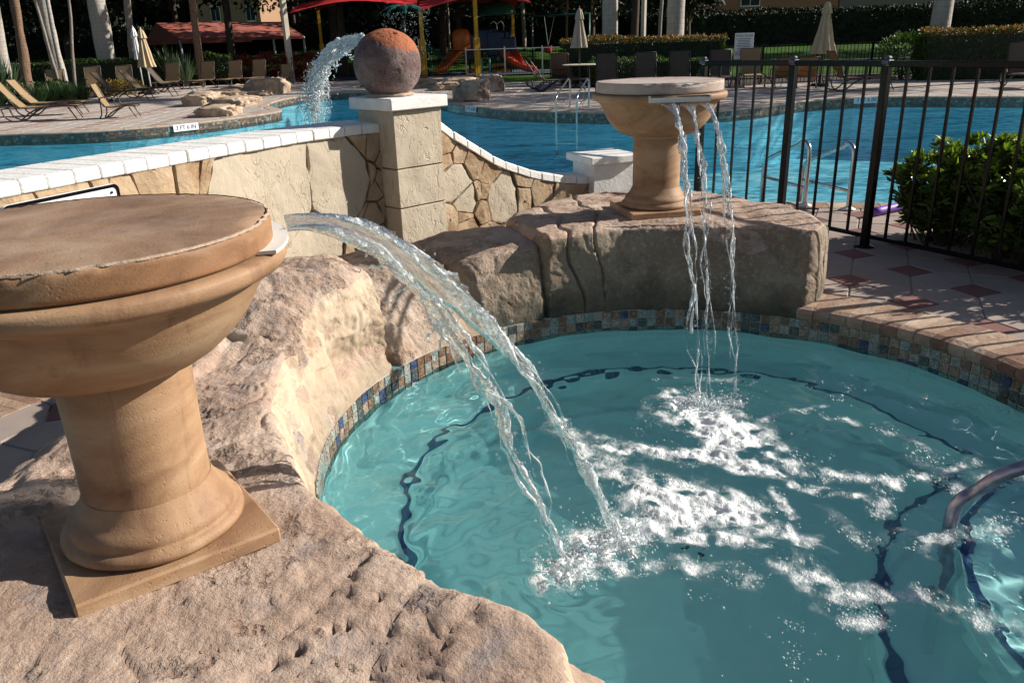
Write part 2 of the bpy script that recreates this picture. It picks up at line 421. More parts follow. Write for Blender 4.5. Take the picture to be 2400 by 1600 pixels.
# paving
def paver_mat(name, a, b):
    t = NT(name); p = t.world(); oi = t.n('ObjectInfo').outputs['Random']
    col = t.ramp(t.noise(p, 3, 4, .6), [(.3, a), (.7, b)]); col = t.mix(t.math('MULTIPLY', oi, .25), col, tuple(x*.7 for x in a))
    col = t.mix(t.ramp(t.noise(p, 160, 3, .8), [(.5, 0), (.75, .35)]), col, tuple(x*.6 for x in a))
    return t.pbr(col, .85, t.bump(t.noise(p, 180, 4, .7), .5, .004), spec=.2)
M['paver_light'] = paver_mat('light_concrete_paver', (.33, .265, .235), (.41, .34, .30))
M['paver_pink'] = paver_mat('faded_pink_paver', (.36, .23, .20), (.42, .30, .26))
M['paver_red'] = paver_mat('red_concrete_paver', (.20, .095, .085), (.26, .14, .125))
M['coping'] = rock_mat('terracotta_coping', (.36, .235, .175), (.29, .165, .12), (.48, .38, .305), (.26, .22, .18), 2, .35)
_t = M['coping'].node_tree; _b = _t.nodes['Principled BSDF']; _src = _b.inputs['Base Color'].links[0].from_socket
_oi = _t.nodes.new('ShaderNodeObjectInfo'); _rp = _t.nodes.new('ShaderNodeValToRGB'); _rp.color_ramp.elements[0].color = (.62, .52, .50, 1); _rp.color_ramp.elements[1].color = (1.25, 1.35, 1.3, 1)
_mx = _t.nodes.new('ShaderNodeMix'); _mx.data_type = 'RGBA'; _mx.blend_type = 'MULTIPLY'; _mx.inputs[0].default_value = 1
_t.links.new(_oi.outputs['Random'], _rp.inputs[0]); _t.links.new(_src, _mx.inputs[6]); _t.links.new(_rp.outputs[0], _mx.inputs[7]); _t.links.new(_mx.outputs[2], _b.inputs['Base Color'])
M['coping_far'] = plain('buff_pool_coping', (.42, .335, .27), .85, var=.2, vscale=5)
M['paver_far'] = paver_mat('pale_deck_brick', (.47, .405, .36), (.55, .49, .445))
M['joint'] = plain('sand_joint', (.16, .12, .10), .95)
TILE = [((.27, .265, .23), 'pale_glass_tile'), ((.17, .10, .06), 'brown_glass_tile'), ((.06, .07, .07), 'charcoal_glass_tile'), ((.035, .05, .12), 'blue_glass_tile'), ((.20, .25, .235), 'sea_glass_tile'), ((.27, .20, .145), 'sand_glass_tile')]
TM = []
for c, nme in TILE:
    t = NT(nme); p = t.world(); f = t.noise(p, 38, 3, .5, 2.5)
    TM.append(t.pbr(t.ramp(f, [(.35, tuple(x*.55 for x in c)), (.5, c), (.66, tuple(min(.8, x*1.5+.08) for x in c))]), .12, spec=.6))
M['grout'] = plain('pale_grout', (.52, .50, .45), .9)
M['tile_blue'] = plain('navy_step_tile', (.01, .018, .13), .3)
t = NT('spa_plaster'); p = t.world()
M['spa_plaster'] = t.pbr(t.ramp(t.noise(p, 3.5, 7, .7), [(.3, (.64, .87, .87)), (.7, (.78, .93, .93))]), .8, t.bump(t.noise(p, 60, 4), .2, .004), spec=.1)
M['pool_plaster'] = plain('blue_pool_plaster', (.34, .80, .92), .8, var=.06, vscale=1.0)
t = NT('lawn'); p = t.world()
M['lawn'] = t.pbr(t.ramp(t.noise(p, .35, 6, .7), [(.35, (.02, .055, .008)), (.65, (.055, .12, .015))]), .9, t.bump(t.noise(p, 30, 3), .5, .05), spec=.1)
M['mulch'] = plain('dark_mulch', (.035, .022, .016), .95, bump=.8, bscale=40)
M['rubber'] = plain('blue_playground_surface', (.05, .06, .13), .9)

# ================================================================== GROUND, DECK AND POOLS
SC = np.array([.83, 3.106]); SR = 1.65; WZ = -.178
def sp(r, deg): return np.array([SC[0]+r*math.cos(rad(deg)), SC[1]+r*math.sin(rad(deg))])
def in_poly(pts, poly):
    pts = np.asarray(pts, float); poly = np.asarray(poly, float); x, y = pts[:, 0], pts[:, 1]; r = np.zeros(len(pts), bool)
    for (x1, y1), (x2, y2) in zip(poly, np.roll(poly, -1, 0)):
        c = ((y1 > y) != (y2 > y)) & (x < (x2-x1)*(y-y1)/((y2-y1) if abs(y2-y1) > 1e-12 else 1e-12)+x1); r ^= c
    return r
far = [(-30, 16), (-22, 15.6), (-16, 16.6), (-12.8, 17.6), (-10.9, 17.75), (-8.9, 17.7), (-7.5, 18.5), (-6.5, 20.0), (-5.9, 21.6), (-6.2, 22.8), (-6.9, 24.3), (-7.1, 26.5), (-6.6, 28.9),
       (-5.2, 29.8), (-3.6, 29.0), (-2.6, 26.5), (-1.9, 23.9), (-1.0, 21.6), (.42, 19.4), (2.3, 18.2), (4.3, 17.75), (5.6, 18.3), (6.9, 19.4), (8.9, 20.1), (10.6, 19.4), (12.5, 18.6), (17, 17.6), (24, 17)]
near = [(24, 1.5), (16, 3.2), (11, 5.0), (7, 6.5), (4.72, 7.2), (3.27, 7.56), (2.4, 7.72), (1.7, 7.5), (1.15, 7.25), (.75, 7.02), (.2, 6.68), (-.3, 6.25), (-.75, 6.02), (-1.2, 5.78), (-1.55, 5.25), (-1.9, 4.65),
        (-2.25, 4.15), (-2.42, 3.9), (-2.49, 3.744), (-2.56, 3.60), (-2.78, 3.2), (-3.2, 2.6), (-4.8, .9), (-9, -1.5), (-18, -3), (-30, -3.5)]
farS = [tuple(p) for p in smooth_path(far, 5)]; nearS = [tuple(p) for p in smooth_path(near, 5)]
POOL = farS + nearS                       # clockwise seen from above
def dens(loop, d):
    out = []
    L = [np.array(p) for p in loop]
    for a, b in zip(L, L[1:]+L[:1]):
        n = max(1, int(np.linalg.norm(b-a)/d)); out += [a+(b-a)*k/n for k in range(n)]
    return np.array(out)
spa_ring = [tuple(sp(SR+.012, a)) for a in np.linspace(0, 360, 96, endpoint=False)]
deck_out = [(-30, -8), (30, -8), (30, 27), (3, 27), (3, 33), (-6, 33), (-6, 42), (-30, 42)]
def flat(name, loops, z, m, kind='structure', parent=None):
    vl = [[Vector((p[0], p[1], 0)) for p in l] for l in loops]
    tr = tessellate_polygon(vl); V = [(p[0], p[1], z) for l in loops for p in l]
    F = []
    for a, b, c in tr:
        pa, pb, pc = V[a], V[b], V[c]
        s_ = (pb[0]-pa[0])*(pc[1]-pa[1])-(pb[1]-pa[1])*(pc[0]-pa[0])
        F.append((a, b, c) if s_ > 0 else (a, c, b))
    return obj(name, V, F, m, parent, kind=kind)
deck_out = [(-30, -8), (30, -8), (30, 27), (3, 27), (3, 33), (-6, 33), (-6, 42), (-30, 42)]
pool_hole = [p for p in POOL if -29.9 < p[0]] 
deck = flat('paved_deck', [deck_out, POOL, spa_ring], -.014, M['joint'])
# keep the pool inside the deck outline
xs = np.unique(np.r_[-600, -150, np.arange(-90, -29, 6), -30, -6, 3, 30, np.arange(-28, 30, 4), np.arange(30, 91, 6), 150, 600])
ys = np.unique(np.r_[-600, -100, -8, 27, 33, 42, np.arange(44, 76, 2), 90, 150, 600])
def ground_z(x, y):
    side = sstep(6, -8, x) if False else 1-sstep(-8, 6, x)
    h = .72 + .62*side
    return -.05 + h*sstep(43, 57, y) - 0*x
gv = []; gf = []; ny = len(ys)
for x in xs:
    for y in ys: gv.append((x, y, float(ground_z(x, y))))
for i in range(len(xs)-1):
    for j in range(ny-1):
        cx, cy = (xs[i]+xs[i+1])/2, (ys[j]+ys[j+1])/2
        if not in_poly([(cx, cy)], deck_out)[0]: gf.append((i*ny+j, (i+1)*ny+j, (i+1)*ny+j+1, i*ny+j+1))
obj('lawn', gv, gf, M['lawn'], smooth=True, kind='structure')

# main pool: shell, tile band, coping, water
def offset_loop(loop, d):       # positive d: away from the water (the loop runs clockwise)
    L = np.array(loop); t = np.roll(L, -1, 0)-np.roll(L, 1, 0); t /= np.linalg.norm(t, axis=1)[:, None]+1e-9
    return L + d*np.c_[-t[:, 1], t[:, 0]]
PL = dens(POOL, .25); n = len(PL)
pool = obj('pool_basin', [(p[0], p[1], -.02) for p in PL]+[(p[0], p[1], -1.35) for p in PL], [(i, (i+1) % n, n+(i+1) % n, n+i) for i in range(n)], M['pool_plaster'], kind='structure')
fl = flat('pool_floor', [POOL], -1.34, M['pool_plaster'], parent=pool)
# glass tile band of the pool
T7 = .055; LT = dens(POOL, T7); inn = offset_loop(LT, -.006); vis = [i for i in range(len(LT)) if abs(LT[i][0]) < 20 and LT[i][1] > 2]
V = []; F = []; mi = []
for i in vis:
    a, b = inn[i], inn[(i+1) % len(LT)]; d = (b-a)*.04
    for r in range(4):
        z1 = -.05-r*.046; k = len(V); V += [(*(a+d), z1), (*(b-d), z1), (*(b-d), z1-.043), (*(a+d), z1-.043)]; F.append((k, k+1, k+2, k+3))
        mi.append(RNG.choice([1, 2, 2, 1, 2, 5, 1, 2, 4, 2, 1]))
tb = obj('tile', V, F, TM[0], pool, kind='stuff')
for m_ in TM[1:]: tb.data.materials.append(m_)
tb.data.polygons.foreach_set('material_index', np.array(mi, np.int32))
gr = offset_loop(PL, -.003); obj('grout_band', [(p[0], p[1], -.035) for p in gr]+[(p[0], p[1], -.26) for p in gr], [(i, (i+1) % n, n+(i+1) % n, n+i) for i in range(n)], M['joint'], pool)
# coping stones: rounded nose over the water
def coping_mb(a, b, a2, b2, zt=.004, th=.05):
    """a,b at the water edge, a2,b2 outside"""
    a, b, a2, b2 = [np.array(q, float) for q in (a, b, a2, b2)]
    e = (b-a)*.018; a = a+e; b = b-e; e2 = (b2-a2)*.018; a2 = a2+e2; b2 = b2-e2
    prof = [(0, zt-th), (-.012/.3, zt-th*.75), (-.02/.3, zt-th*.45), (-.006/.3, zt-.012), (.10, zt), (1, zt), (1, zt-th)]
    V = []; 
    for t_, z_ in prof: V += [(*(a+(a2-a)*t_), z_), (*(b+(b2-b)*t_), z_)]
    F = [(2*i, 2*i+2, 2*i+3, 2*i+1) for i in range(len(prof)-1)] + [tuple(range(0, 14, 2))[::-1], tuple(range(1, 14, 2))]
    return V, F
LC = dens(POOL, .30); co_out = offset_loop(LC, .30)
stuffc = MB()
cop = tag(bpy.data.objects.new('pool_coping', None), kind='structure'); COL.objects.link(cop)
for i in range(len(LC)):
    j = (i+1) % len(LC); p = LC[i]
    if abs(p[0]) > 24 or p[1] < -2: continue
    V, F = coping_mb(LC[i], LC[j], co_out[i], co_out[j])
    if 1.5 < p[0] < 6.5 and p[1] < 9 or (p[0] < -2.1 and p[1] < 4 and p[0] > -4): obj('coping_stone', V, F, M['coping'], cop, smooth=False)
    else: stuffc.add(V, F)
stuffc.build('coping_stone', M['coping_far'], cop, kind='stuff')
# pool water: one surface, bright and dark caustic ripples are painted into its tint
def water_mat(name, tint, bscale, bstr, stretch=(1, 1, 1), rough=.02):
    t = NT(name); p = t.world(stretch, (0, 0, rad(8)))
    n1 = t.bump(t.noise(p, bscale, 4, .55, .6), bstr, .05)
    n1 = t.bump(t.noise(p, bscale*3.1, 3, .5, .3), bstr*.6, .02, n1)
    gl = t.n('BsdfGlossy'); t.set(gl, 'Roughness', rough); t.t.links.new(n1, gl.inputs['Normal'])
    tr = t.n('BsdfTransparent')
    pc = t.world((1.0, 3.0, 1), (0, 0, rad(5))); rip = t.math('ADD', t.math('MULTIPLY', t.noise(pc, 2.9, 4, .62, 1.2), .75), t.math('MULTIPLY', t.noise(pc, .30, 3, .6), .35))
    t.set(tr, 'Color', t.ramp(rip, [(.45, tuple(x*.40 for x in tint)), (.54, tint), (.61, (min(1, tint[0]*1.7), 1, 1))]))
    fr = t.n('Fresnel'); fr.inputs['IOR'].default_value = 1.33; t.t.links.new(n1, fr.inputs['Normal'])
    fq = t.math('MINIMUM', t.math('MULTIPLY', fr.outputs[0], .50), .46)      # choppy water never mirrors fully
    mx = t.n('MixShader'); t.t.links.new(fq, mx.inputs[0]); t.t.links.new(tr.outputs[0], mx.inputs[1]); t.t.links.new(gl.outputs[0], mx.inputs[2])
    t.t.links.new(mx.outputs[0], t.out.inputs[0]); return t.m
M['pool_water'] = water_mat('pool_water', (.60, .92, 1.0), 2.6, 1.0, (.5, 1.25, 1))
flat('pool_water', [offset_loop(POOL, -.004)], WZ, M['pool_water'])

# ------------------------------------------------------------------ near pavers (hexagons round red squares)
A0 = np.array([2.548, 5.704]); ah = np.array([.354, -.935]); ah /= np.linalg.norm(ah); bh = np.array([-.935, -.354]); bh /= np.linalg.norm(bh); PT = .513; hs = .105
def prism_mesh(name, poly, th, m, inset=.004, bev=.006):
    poly = np.array(poly); c = poly.mean(0)
    def ins(d):
        out = []; k = len(poly)
        for i in range(k):
            p0, p1, p2 = poly[i-1], poly[i], poly[(i+1) % k]
            e1 = (p1-p0)/np.linalg.norm(p1-p0); e2 = (p2-p1)/np.linalg.norm(p2-p1)
            n1 = np.array([-e1[1], e1[0]]); n2 = np.array([-e2[1], e2[0]]); b = (n1+n2); b /= np.linalg.norm(b)
            if b @ (c-p1) < 0: b = -b
            out.append(p1+b*d/max(.35, abs(b@n1)))
        return out
    i1, i2 = ins(inset), ins(inset+bev); k = len(poly)
    V = [(*p, -th) for p in i1]+[(*p, -bev) for p in i1]+[(*p, 0) for p in i2]
    ccw = sum(poly[i-1][0]*poly[i][1]-poly[i][0]*poly[i-1][1] for i in range(k)) > 0
    F = [tuple(range(2*k, 3*k))] + [(i, (i+1) % k, k+(i+1) % k, k+i) for i in range(k)] + [(k+i, k+(i+1) % k, 2*k+(i+1) % k, 2*k+i) for i in range(k)]
    if not ccw: F = [f[::-1] for f in F]
    return mesh(name, V, F, m)
sqm = prism_mesh('red_square', [(-hs, -hs), (hs, -hs), (hs, hs), (-hs, hs)], .05, M['paver_red'])
hexp = [(-PT/2+hs, -hs), (0, -PT/2), (PT/2-hs, -hs), (PT/2-hs, hs), (0, PT/2), (-PT/2+hs, hs)]
hexm = prism_mesh('hexagon', hexp, .05, M['paver_light'])
rza = math.atan2(ah[1], ah[0]); rzb = math.atan2(bh[1], bh[0])
ALLP = np.array(POOL); cand = []
for i in range(-14, 16):
    for j in range(-14, 16):
        for kind, c, me, rz in (('s', A0+ah*PT*i+bh*PT*j, sqm, rza), ('a', A0+ah*PT*(i+.5)+bh*PT*j, hexm, rza), ('b', A0+ah*PT*i+bh*PT*(j+.5), hexm, rzb)):
            r = np.linalg.norm(c-SC)
            right = c[0] > 1.3 and c[1] > 2.9 and c[1] < 7.9 and c[0] < 4.9 and c[1]-7.5 < -(c[0]-3.2)*.25+.1
            left = -3.6 < c[0] < -1.9 and 2.0 < c[1] < 3.9
            if not (right or left) or r < 2.02: continue
            if in_poly([c], POOL)[0]: continue
            dmin = np.linalg.norm(ALLP-c, axis=1).min()
            if dmin < .30: continue
            cand.append((me, c, rz))
for me, c, rz in cand: share('paver', me, (c[0], c[1], 0), rz+0, deck)
# border pavers fill the cut edges of the lattice: a plain joint-level bed already lies beneath
flat('paver_bed', [[tuple(sp(1.93, a)) for a in range(-30, 62, 3)] + [(1.7, 6.9), (2.4, 7.42), (3.2, 7.25), (4.7, 6.9), (5.2, 6.7), (5.2, 2.2)]], -.008, M['paver_light'], parent=deck)
flat('paver_bed', [[(-1.9, 2.2), (-1.9, 3.2), (-2.1, 3.4), (-2.24, 3.40), (-2.45, 2.85), (-3.0, 2.1), (-3.6, 1.2), (-2.6, .9)]], -.008, M['paver_light'], parent=deck)
# spa coping stones, right side
cang = np.arange(57.85, -62, -3.35)
spa = tag(bpy.data.objects.new('spa_basin', None), kind='structure'); COL.objects.link(spa)
for a in cang:
    V, F = coping_mb(sp(1.655, a-3.35), sp(1.655, a), sp(1.975, a-3.35), sp(1.975, a), .012, .075)
    o = obj('coping_stone', V, F, M['coping'], spa)
MB().lathe([(1.668, -.062), (1.668, .0), (1.675, .006), (1.97, .006), (1.97, -.02)], (SC[0], SC[1], 0), 80, rad(-64), rad(57.7)).build('joint_grout', M['grout'], spa, smooth=False)
# spa shell
band = MB().lathe([(1.662, -.064), (1.662, -.24)], (SC[0], SC[1], 0), 96); band.build('grout_band', M['grout'], spa, smooth=True)
sh = MB().lathe([(1.656, -.235), (1.654, -.60), (1.652, -.615), (1.345, -.615), (1.335, -.63), (1.33, -1.08), (1.28, -1.12), (.02, -1.14)], (SC[0], SC[1], 0), 128)
shell = sh.build('basin', M['spa_plaster'], spa, smooth=False)
receivers = [shell]
NT_ = 180; da = 360/NT_
tm = [MB().box((0, 0, 0), (.008, .0512, .0512), bevel=.002).mesh('tile', m_) for m_ in TM]
rest = MB()
for k in range(NT_):
    a = k*da; vis_ = -24 < a < 194
    for r in range(3):
        z = -.092-r*.0555
        c = sp(1.656, a)
        if vis_ and r < 2 and k*2 < 2*NT_: 
            if -24 < a < 194 and (a < 194): share('tile', tm[RNG.choice(6, p=[.17, .27, .17, .06, .15, .18])], (c[0], c[1], z), rad(a), spa)
        else: rest.box((c[0], c[1], z), (.008, .0525, .0525), rad(a))
tr_ = rest.build('tile', TM[0], spa, kind='stuff')
for m_ in TM[1:]: tr_.data.materials.append(m_)
tr_.data.polygons.foreach_set('material_index', np.repeat(RNG.randint(0, 6, len(tr_.data.polygons)//6), 6).astype(np.int32))
# navy marking tiles on bench and steps, steps themselves
S2 = np.array([2.75, 2.0])
def step_poly(R):
    A = [S2+R*np.array([math.cos(t), math.sin(t)]) for t in np.linspace(0, 2*math.pi, 240, endpoint=False)]
    ins = [p for p in A if np.linalg.norm(p-SC) < 1.655]
    ins.sort(key=lambda p: math.atan2(p[1]-S2[1], (p[0]-S2[0])) % (2*math.pi))
    a0 = math.atan2(*(ins[-1]-SC)[::-1]); a1 = math.atan2(*(ins[0]-SC)[::-1])
    if a1 < a0: a1 += 2*math.pi
    arc = [SC+1.655*np.array([math.cos(t), math.sin(t)]) for t in np.linspace(a0, a1, 24)[1:-1]]
    return ins, arc
marks = MB()
for R_, z_ in ((1.20, -.44), (1.48, -.76)):
    ins, arc = step_poly(R_)
    loop = ins+arc
    n_ = len(loop); V = [(*p, z_) for p in loop]+[(*p, -1.13) for p in loop]
    F = [(i, (i+1) % n_, n_+(i+1) % n_, n_+i) for i in range(n_)]
    st = flat('step_top', [loop], z_, M['spa_plaster'], parent=spa, kind=None)
    sr = obj('step_riser', V, F, M['spa_plaster'], spa)
    receivers += [st, sr]
    for a, b in zip(ins[::2], ins[2::2]):
        c = (a+b)/2; u = (c-S2)/np.linalg.norm(c-S2); c2 = c-u*.024
        marks.box((c2[0], c2[1], z_+.002), (.030, np.linalg.norm(b-a)*.92, .012), math.atan2(u[1], u[0]))
for k in range(0, 150):
    a = k*2.4; c = sp(1.363, a)
    if np.linalg.norm(c-S2) < 1.5: continue
    marks.box((c[0], c[1], -.612), (.036, .052, .012), rad(a))
mk = marks.build('marking_tile', M['tile_blue'], spa, kind='stuff'); receivers.append(mk)
for o in receivers: o.cycles.is_caustics_receiver = True

# ================================================================== ROCKS AROUND THE SPA
def rock_arc(name, label, keys, mats, a_step=.45, nprof=110, amp=.03, seed=0, cracks=(), parent=None, group=None, flatzone=None, face_split=.42, crackamp=.018, plate=1.0, step=None, endw=1.0):
    ks = sorted(keys); K = len(keys[ks[0]])
    angs = np.arange(ks[0], ks[-1]+1e-6, a_step)
    P_ = np.zeros((len(angs), K, 2))
    for k in range(K):
        for c in range(2):
            P_[:, k, c] = np.interp(angs, ks, [keys[a][k][c] for a in ks])
    # resample profile by arc length with a rounded curve
    cols = []
    for q in P_:
        s_ = np.array([(x, z) for x, z in smooth_path([(a, b) for a, b in q], 10)])
        L = np.r_[0, np.cumsum(np.hypot(*np.diff(s_, axis=0).T))]; tt = np.linspace(0, L[-1], nprof)
        cols.append(np.c_[np.interp(tt, L, s_[:, 0]), np.interp(tt, L, s_[:, 1])])
    cols = np.array(cols); angsf = list(angs); C_ = list(cols)
    ctr0 = cols[0].mean(0); ctr1 = cols[-1].mean(0)
    pre = []; post = []
    def shr(c, ctr, s_, sz): return np.c_[ctr[0]+(c[:, 0]-ctr[0])*s_, -.1+(c[:, 1]+.1)*sz]
    for s_, sz, o_ in ((.0, .45, 2.66), (.3, .72, 2.62), (.55, .87, 2.45), (.75, .95, 2.0), (.88, .985, 1.3), (.96, 1, .6)):
        o_ *= endw; pre.append((angs[0]-o_, shr(cols[0], ctr0, s_, sz))); post.append((angs[-1]+o_, shr(cols[-1], ctr1, s_, sz)))
    alla = np.array([a for a, _ in pre]+list(angs)+[a for a, _ in post[::-1]]); allc = np.array([c for _, c in pre]+list(cols)+[c for _, c in post[::-1]])
    na = len(alla)
    R_ = allc[:, :, 0]; Z_ = allc[:, :, 1]; A_ = np.repeat(np.radians(alla)[:, None], nprof, 1)
    X = SC[0]+R_*np.cos(A_); Y = SC[1]+R_*np.sin(A_)
    Pn = np.stack([X, Y, Z_], -1)
    du = np.gradient(Pn, axis=0); dv = np.gradient(Pn, axis=1); N = np.cross(dv, du); N /= np.linalg.norm(N, axis=2)[..., None]+1e-9
    mid = N[na//2, int(nprof*.5)]
    if mid[2] < 0: N = -N
    q = Pn.reshape(-1, 3)
    d = amp*fbm(q*2.6, 4, seed)+amp*.45*fbm(q*9, 4, seed+5)
    rg = ridged(q*np.array([4, 4, 5.]), 3, seed+9); d += amp*.5*(rg-1.3)
    pits = vnoise(q*34, seed+4); d -= .0035*sstep(.4, .8, pits)*sstep(0, .7, vnoise(q*4, seed+8)+.5)
    # long thin cracks
    for f_, wd in ((1.7, .018), (3.3, .022)):
        cz = vnoise(q*f_+fbm(q*3, 2, seed+3)[:, None]*.25, seed+int(f_*10)); d -= crackamp*np.exp(-(cz/wd)**2)*sstep(-.2, .4, vnoise(q*1.3, seed+77))
    for ca, cw in cracks:
        aa = np.degrees(A_).ravel()+2.2*fbm(q*2.5, 3, seed+21); d -= .035*np.exp(-((aa-ca)/cw)**2)
    if flatzone is not None:
        fx, fy, fr = flatzone; dist = np.hypot(q[:, 0]-fx, q[:, 1]-fy); d *= (.12+.88*sstep(fr, fr+.16, dist))
    prof_t = np.repeat(np.linspace(0, 1, nprof)[None, :], na, 0).ravel()
    wz_ = q+np.stack([fbm(q*3.1, 2, seed+60), fbm(q*3.1+9, 2, seed+61), q[:, 0]*0], 1)*.12
    d += plate*(.013*(sstep(-.05, .05, fbm(wz_*np.array([4, 8.5, 6]), 3, seed+55))-.5)+.008*(sstep(-.05, .05, fbm(wz_*np.array([13, 19, 14]), 3, seed+56))-.5)+.004*(sstep(-.06, .06, fbm(wz_*np.array([36, 30, 30]), 2, seed+57))-.5))
    d *= .2+.8*sstep(0, .05, prof_t)       # the foot stays on the tile line
    q2 = q+N.reshape(-1, 3)*d[:, None]
    if step is not None: q2[:, 2] += .034*sstep(-.004, .012, (q2[:, 0]+1.364)*-.5+(q2[:, 1]-1.804)*.87+.008*vnoise(q*30, 9))*sstep(-1.22, -1.27, q2[:, 0])*sstep(.2, .3, q2[:, 2])
    idx = np.arange(na*nprof).reshape(na, nprof)
    F = np.stack([idx[:-1, :-1], idx[:-1, 1:], idx[1:, 1:], idx[1:, :-1]], -1).reshape(-1, 4)
    # orientation
    a_, b_, c_ = q2[F[len(F)//2, 0]], q2[F[len(F)//2, 1]], q2[F[len(F)//2, 2]]
    if np.cross(b_-a_, c_-b_) @ N.reshape(-1, 3)[F[len(F)//2, 0]] < 0: F = F[:, ::-1]
    o = obj(name, q2, F.copy(), mats[0], parent, smooth=True)
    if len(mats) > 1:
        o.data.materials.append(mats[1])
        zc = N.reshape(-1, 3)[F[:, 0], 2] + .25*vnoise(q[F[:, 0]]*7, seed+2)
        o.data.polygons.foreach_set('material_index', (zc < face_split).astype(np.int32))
    return tag(o, label, 'rock', group)
GR = 'cast rocks rimming the spa'
B0 = (1.660, -.070)
led = {}
for a, rt in ((168, 1.80), (180, 1.80), (190, 1.787), (199, 1.781), (210, 1.784), (215, 1.796), (220, 1.79), (228, 1.81), (236, 1.84), (243.5, 1.85), (246.5, 1.90), (248.6, 2.02)):
    ov = sstep(222, 240, a)          # the front part overhangs the water further
    zt = .35; ro = 2.36+.36*sstep(186, 211, a)+.85*sstep(212, 228, a)
    led[a] = [B0, (1.69+.02*ov, .02), (1.72+.05*ov, .13), (rt-.035, .25), (rt-.004, .325), (rt+.07, zt), (rt+.38, zt), (ro-.14, zt+.03), (ro+.10, .24), (ro+.36, .03), (ro+.40, -.08)]
rock_arc('rock_ledge', 'broad pink-tan cast rock ledge in the foreground carrying the nearer pedestal', led, [M['rock_pink'], M['rock_smooth']], .40, 300, .018, 3, flatzone=(-.953, 1.81, .37), group=GR, crackamp=.012, step=1, plate=.42, cracks=((233.5, .09),))
bo = {151.5: [B0, (1.68, .02), (1.70, .10), (1.70, .24), (1.74, .40), (1.84, .48), (2.08, .50), (2.3, .36), (2.42, -.05)],
      156: [B0, (1.69, .03), (1.74, .10), (1.70, .24), (1.73, .44), (1.84, .535), (2.08, .55), (2.36, .42), (2.46, -.05)],
      164: [B0, (1.71, .03), (1.77, .11), (1.73, .27), (1.76, .45), (1.9, .53), (2.12, .54), (2.38, .38), (2.5, -.05)],
      170: [B0, (1.70, .03), (1.74, .12), (1.75, .27), (1.80, .42), (1.94, .49), (2.14, .50), (2.38, .34), (2.5, -.05)],
      174: [B0, (1.70, .03), (1.73, .12), (1.76, .24), (1.82, .34), (1.96, .40), (2.16, .41), (2.36, .30), (2.48, -.05)]}
rock_arc('boulder', 'rounded tan boulder with a scooped pale face, left of the curving waterfall', bo, [M['rock_pink'], M['rock_smooth']], .25, 150, .022, 11, group=GR, crackamp=.006, plate=.45, endw=.6)
bA = {126.5: [B0, (1.69, .0), (1.74, .08), (1.82, .17), (1.90, .26), (2.02, .315), (2.3, .33), (2.6, .30), (2.72, -.05)],
      137: [B0, (1.70, .0), (1.76, .08), (1.85, .18), (1.95, .27), (2.1, .33), (2.35, .34), (2.6, .30), (2.72, -.05)],
      149: [B0, (1.70, -.02), (1.77, .05), (1.88, .12), (2.02, .20), (2.18, .27), (2.42, .29), (2.6, .24), (2.7, -.05)]}
rock_arc('rock_block', 'low sloping sandy rock block seen through the curving waterfall', bA, [M['rock'], M['rock_smooth']], .25, 130, .016, 21, group=GR, crackamp=.006, plate=.35, endw=.6)
bB = {112.5: [B0, (1.68, .05), (1.70, .2), (1.735, .33), (1.745, .358), (1.78, .375), (1.95, .385), (2.25, .39), (2.45, .33), (2.52, -.05)],
      120: [B0, (1.68, .05), (1.71, .2), (1.765, .325), (1.78, .35), (1.82, .362), (2.0, .375), (2.3, .38), (2.5, .32), (2.56, -.05)],
      126: [B0, (1.68, .05), (1.72, .18), (1.78, .29), (1.81, .32), (1.87, .335), (2.0, .35), (2.3, .36), (2.5, .3), (2.56, -.05)]}
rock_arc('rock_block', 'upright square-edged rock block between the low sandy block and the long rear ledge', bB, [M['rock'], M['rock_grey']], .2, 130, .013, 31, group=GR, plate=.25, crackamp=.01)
r2 = {}
for a, rt, ro in ((57, 1.72, 2.12), (60, 1.73, 2.34), (64, 1.77, 2.52), (70, 1.80, 2.72), (78, 1.76, 3.0), (84, 1.74, 3.08), (91, 1.75, 3.12), (97, 1.755, 2.98), (102, 1.72, 2.80), (107, 1.70, 2.55), (110.5, 1.69, 2.40)):
    r2[a] = [B0, (1.675, .10), (1.69, .28), (rt-.028, .41), (rt-.016, .438), (rt+.012, .456), (rt+.06, .458), (rt+.45*(ro-rt), .455), (ro-.16, .45), (ro-.02, .37), (ro+.04, -.05)]
rock_arc('rock_ledge', 'long rear rock ledge carrying the farther pedestal with three water streams', r2, [M['rock_pink'], M['rock_grey']], .28, 190, .011, 41, cracks=((104.5, .30), (98.5, .16)), flatzone=(.99, 5.28, .33), group=GR, plate=.28, crackamp=.008, endw=.55)

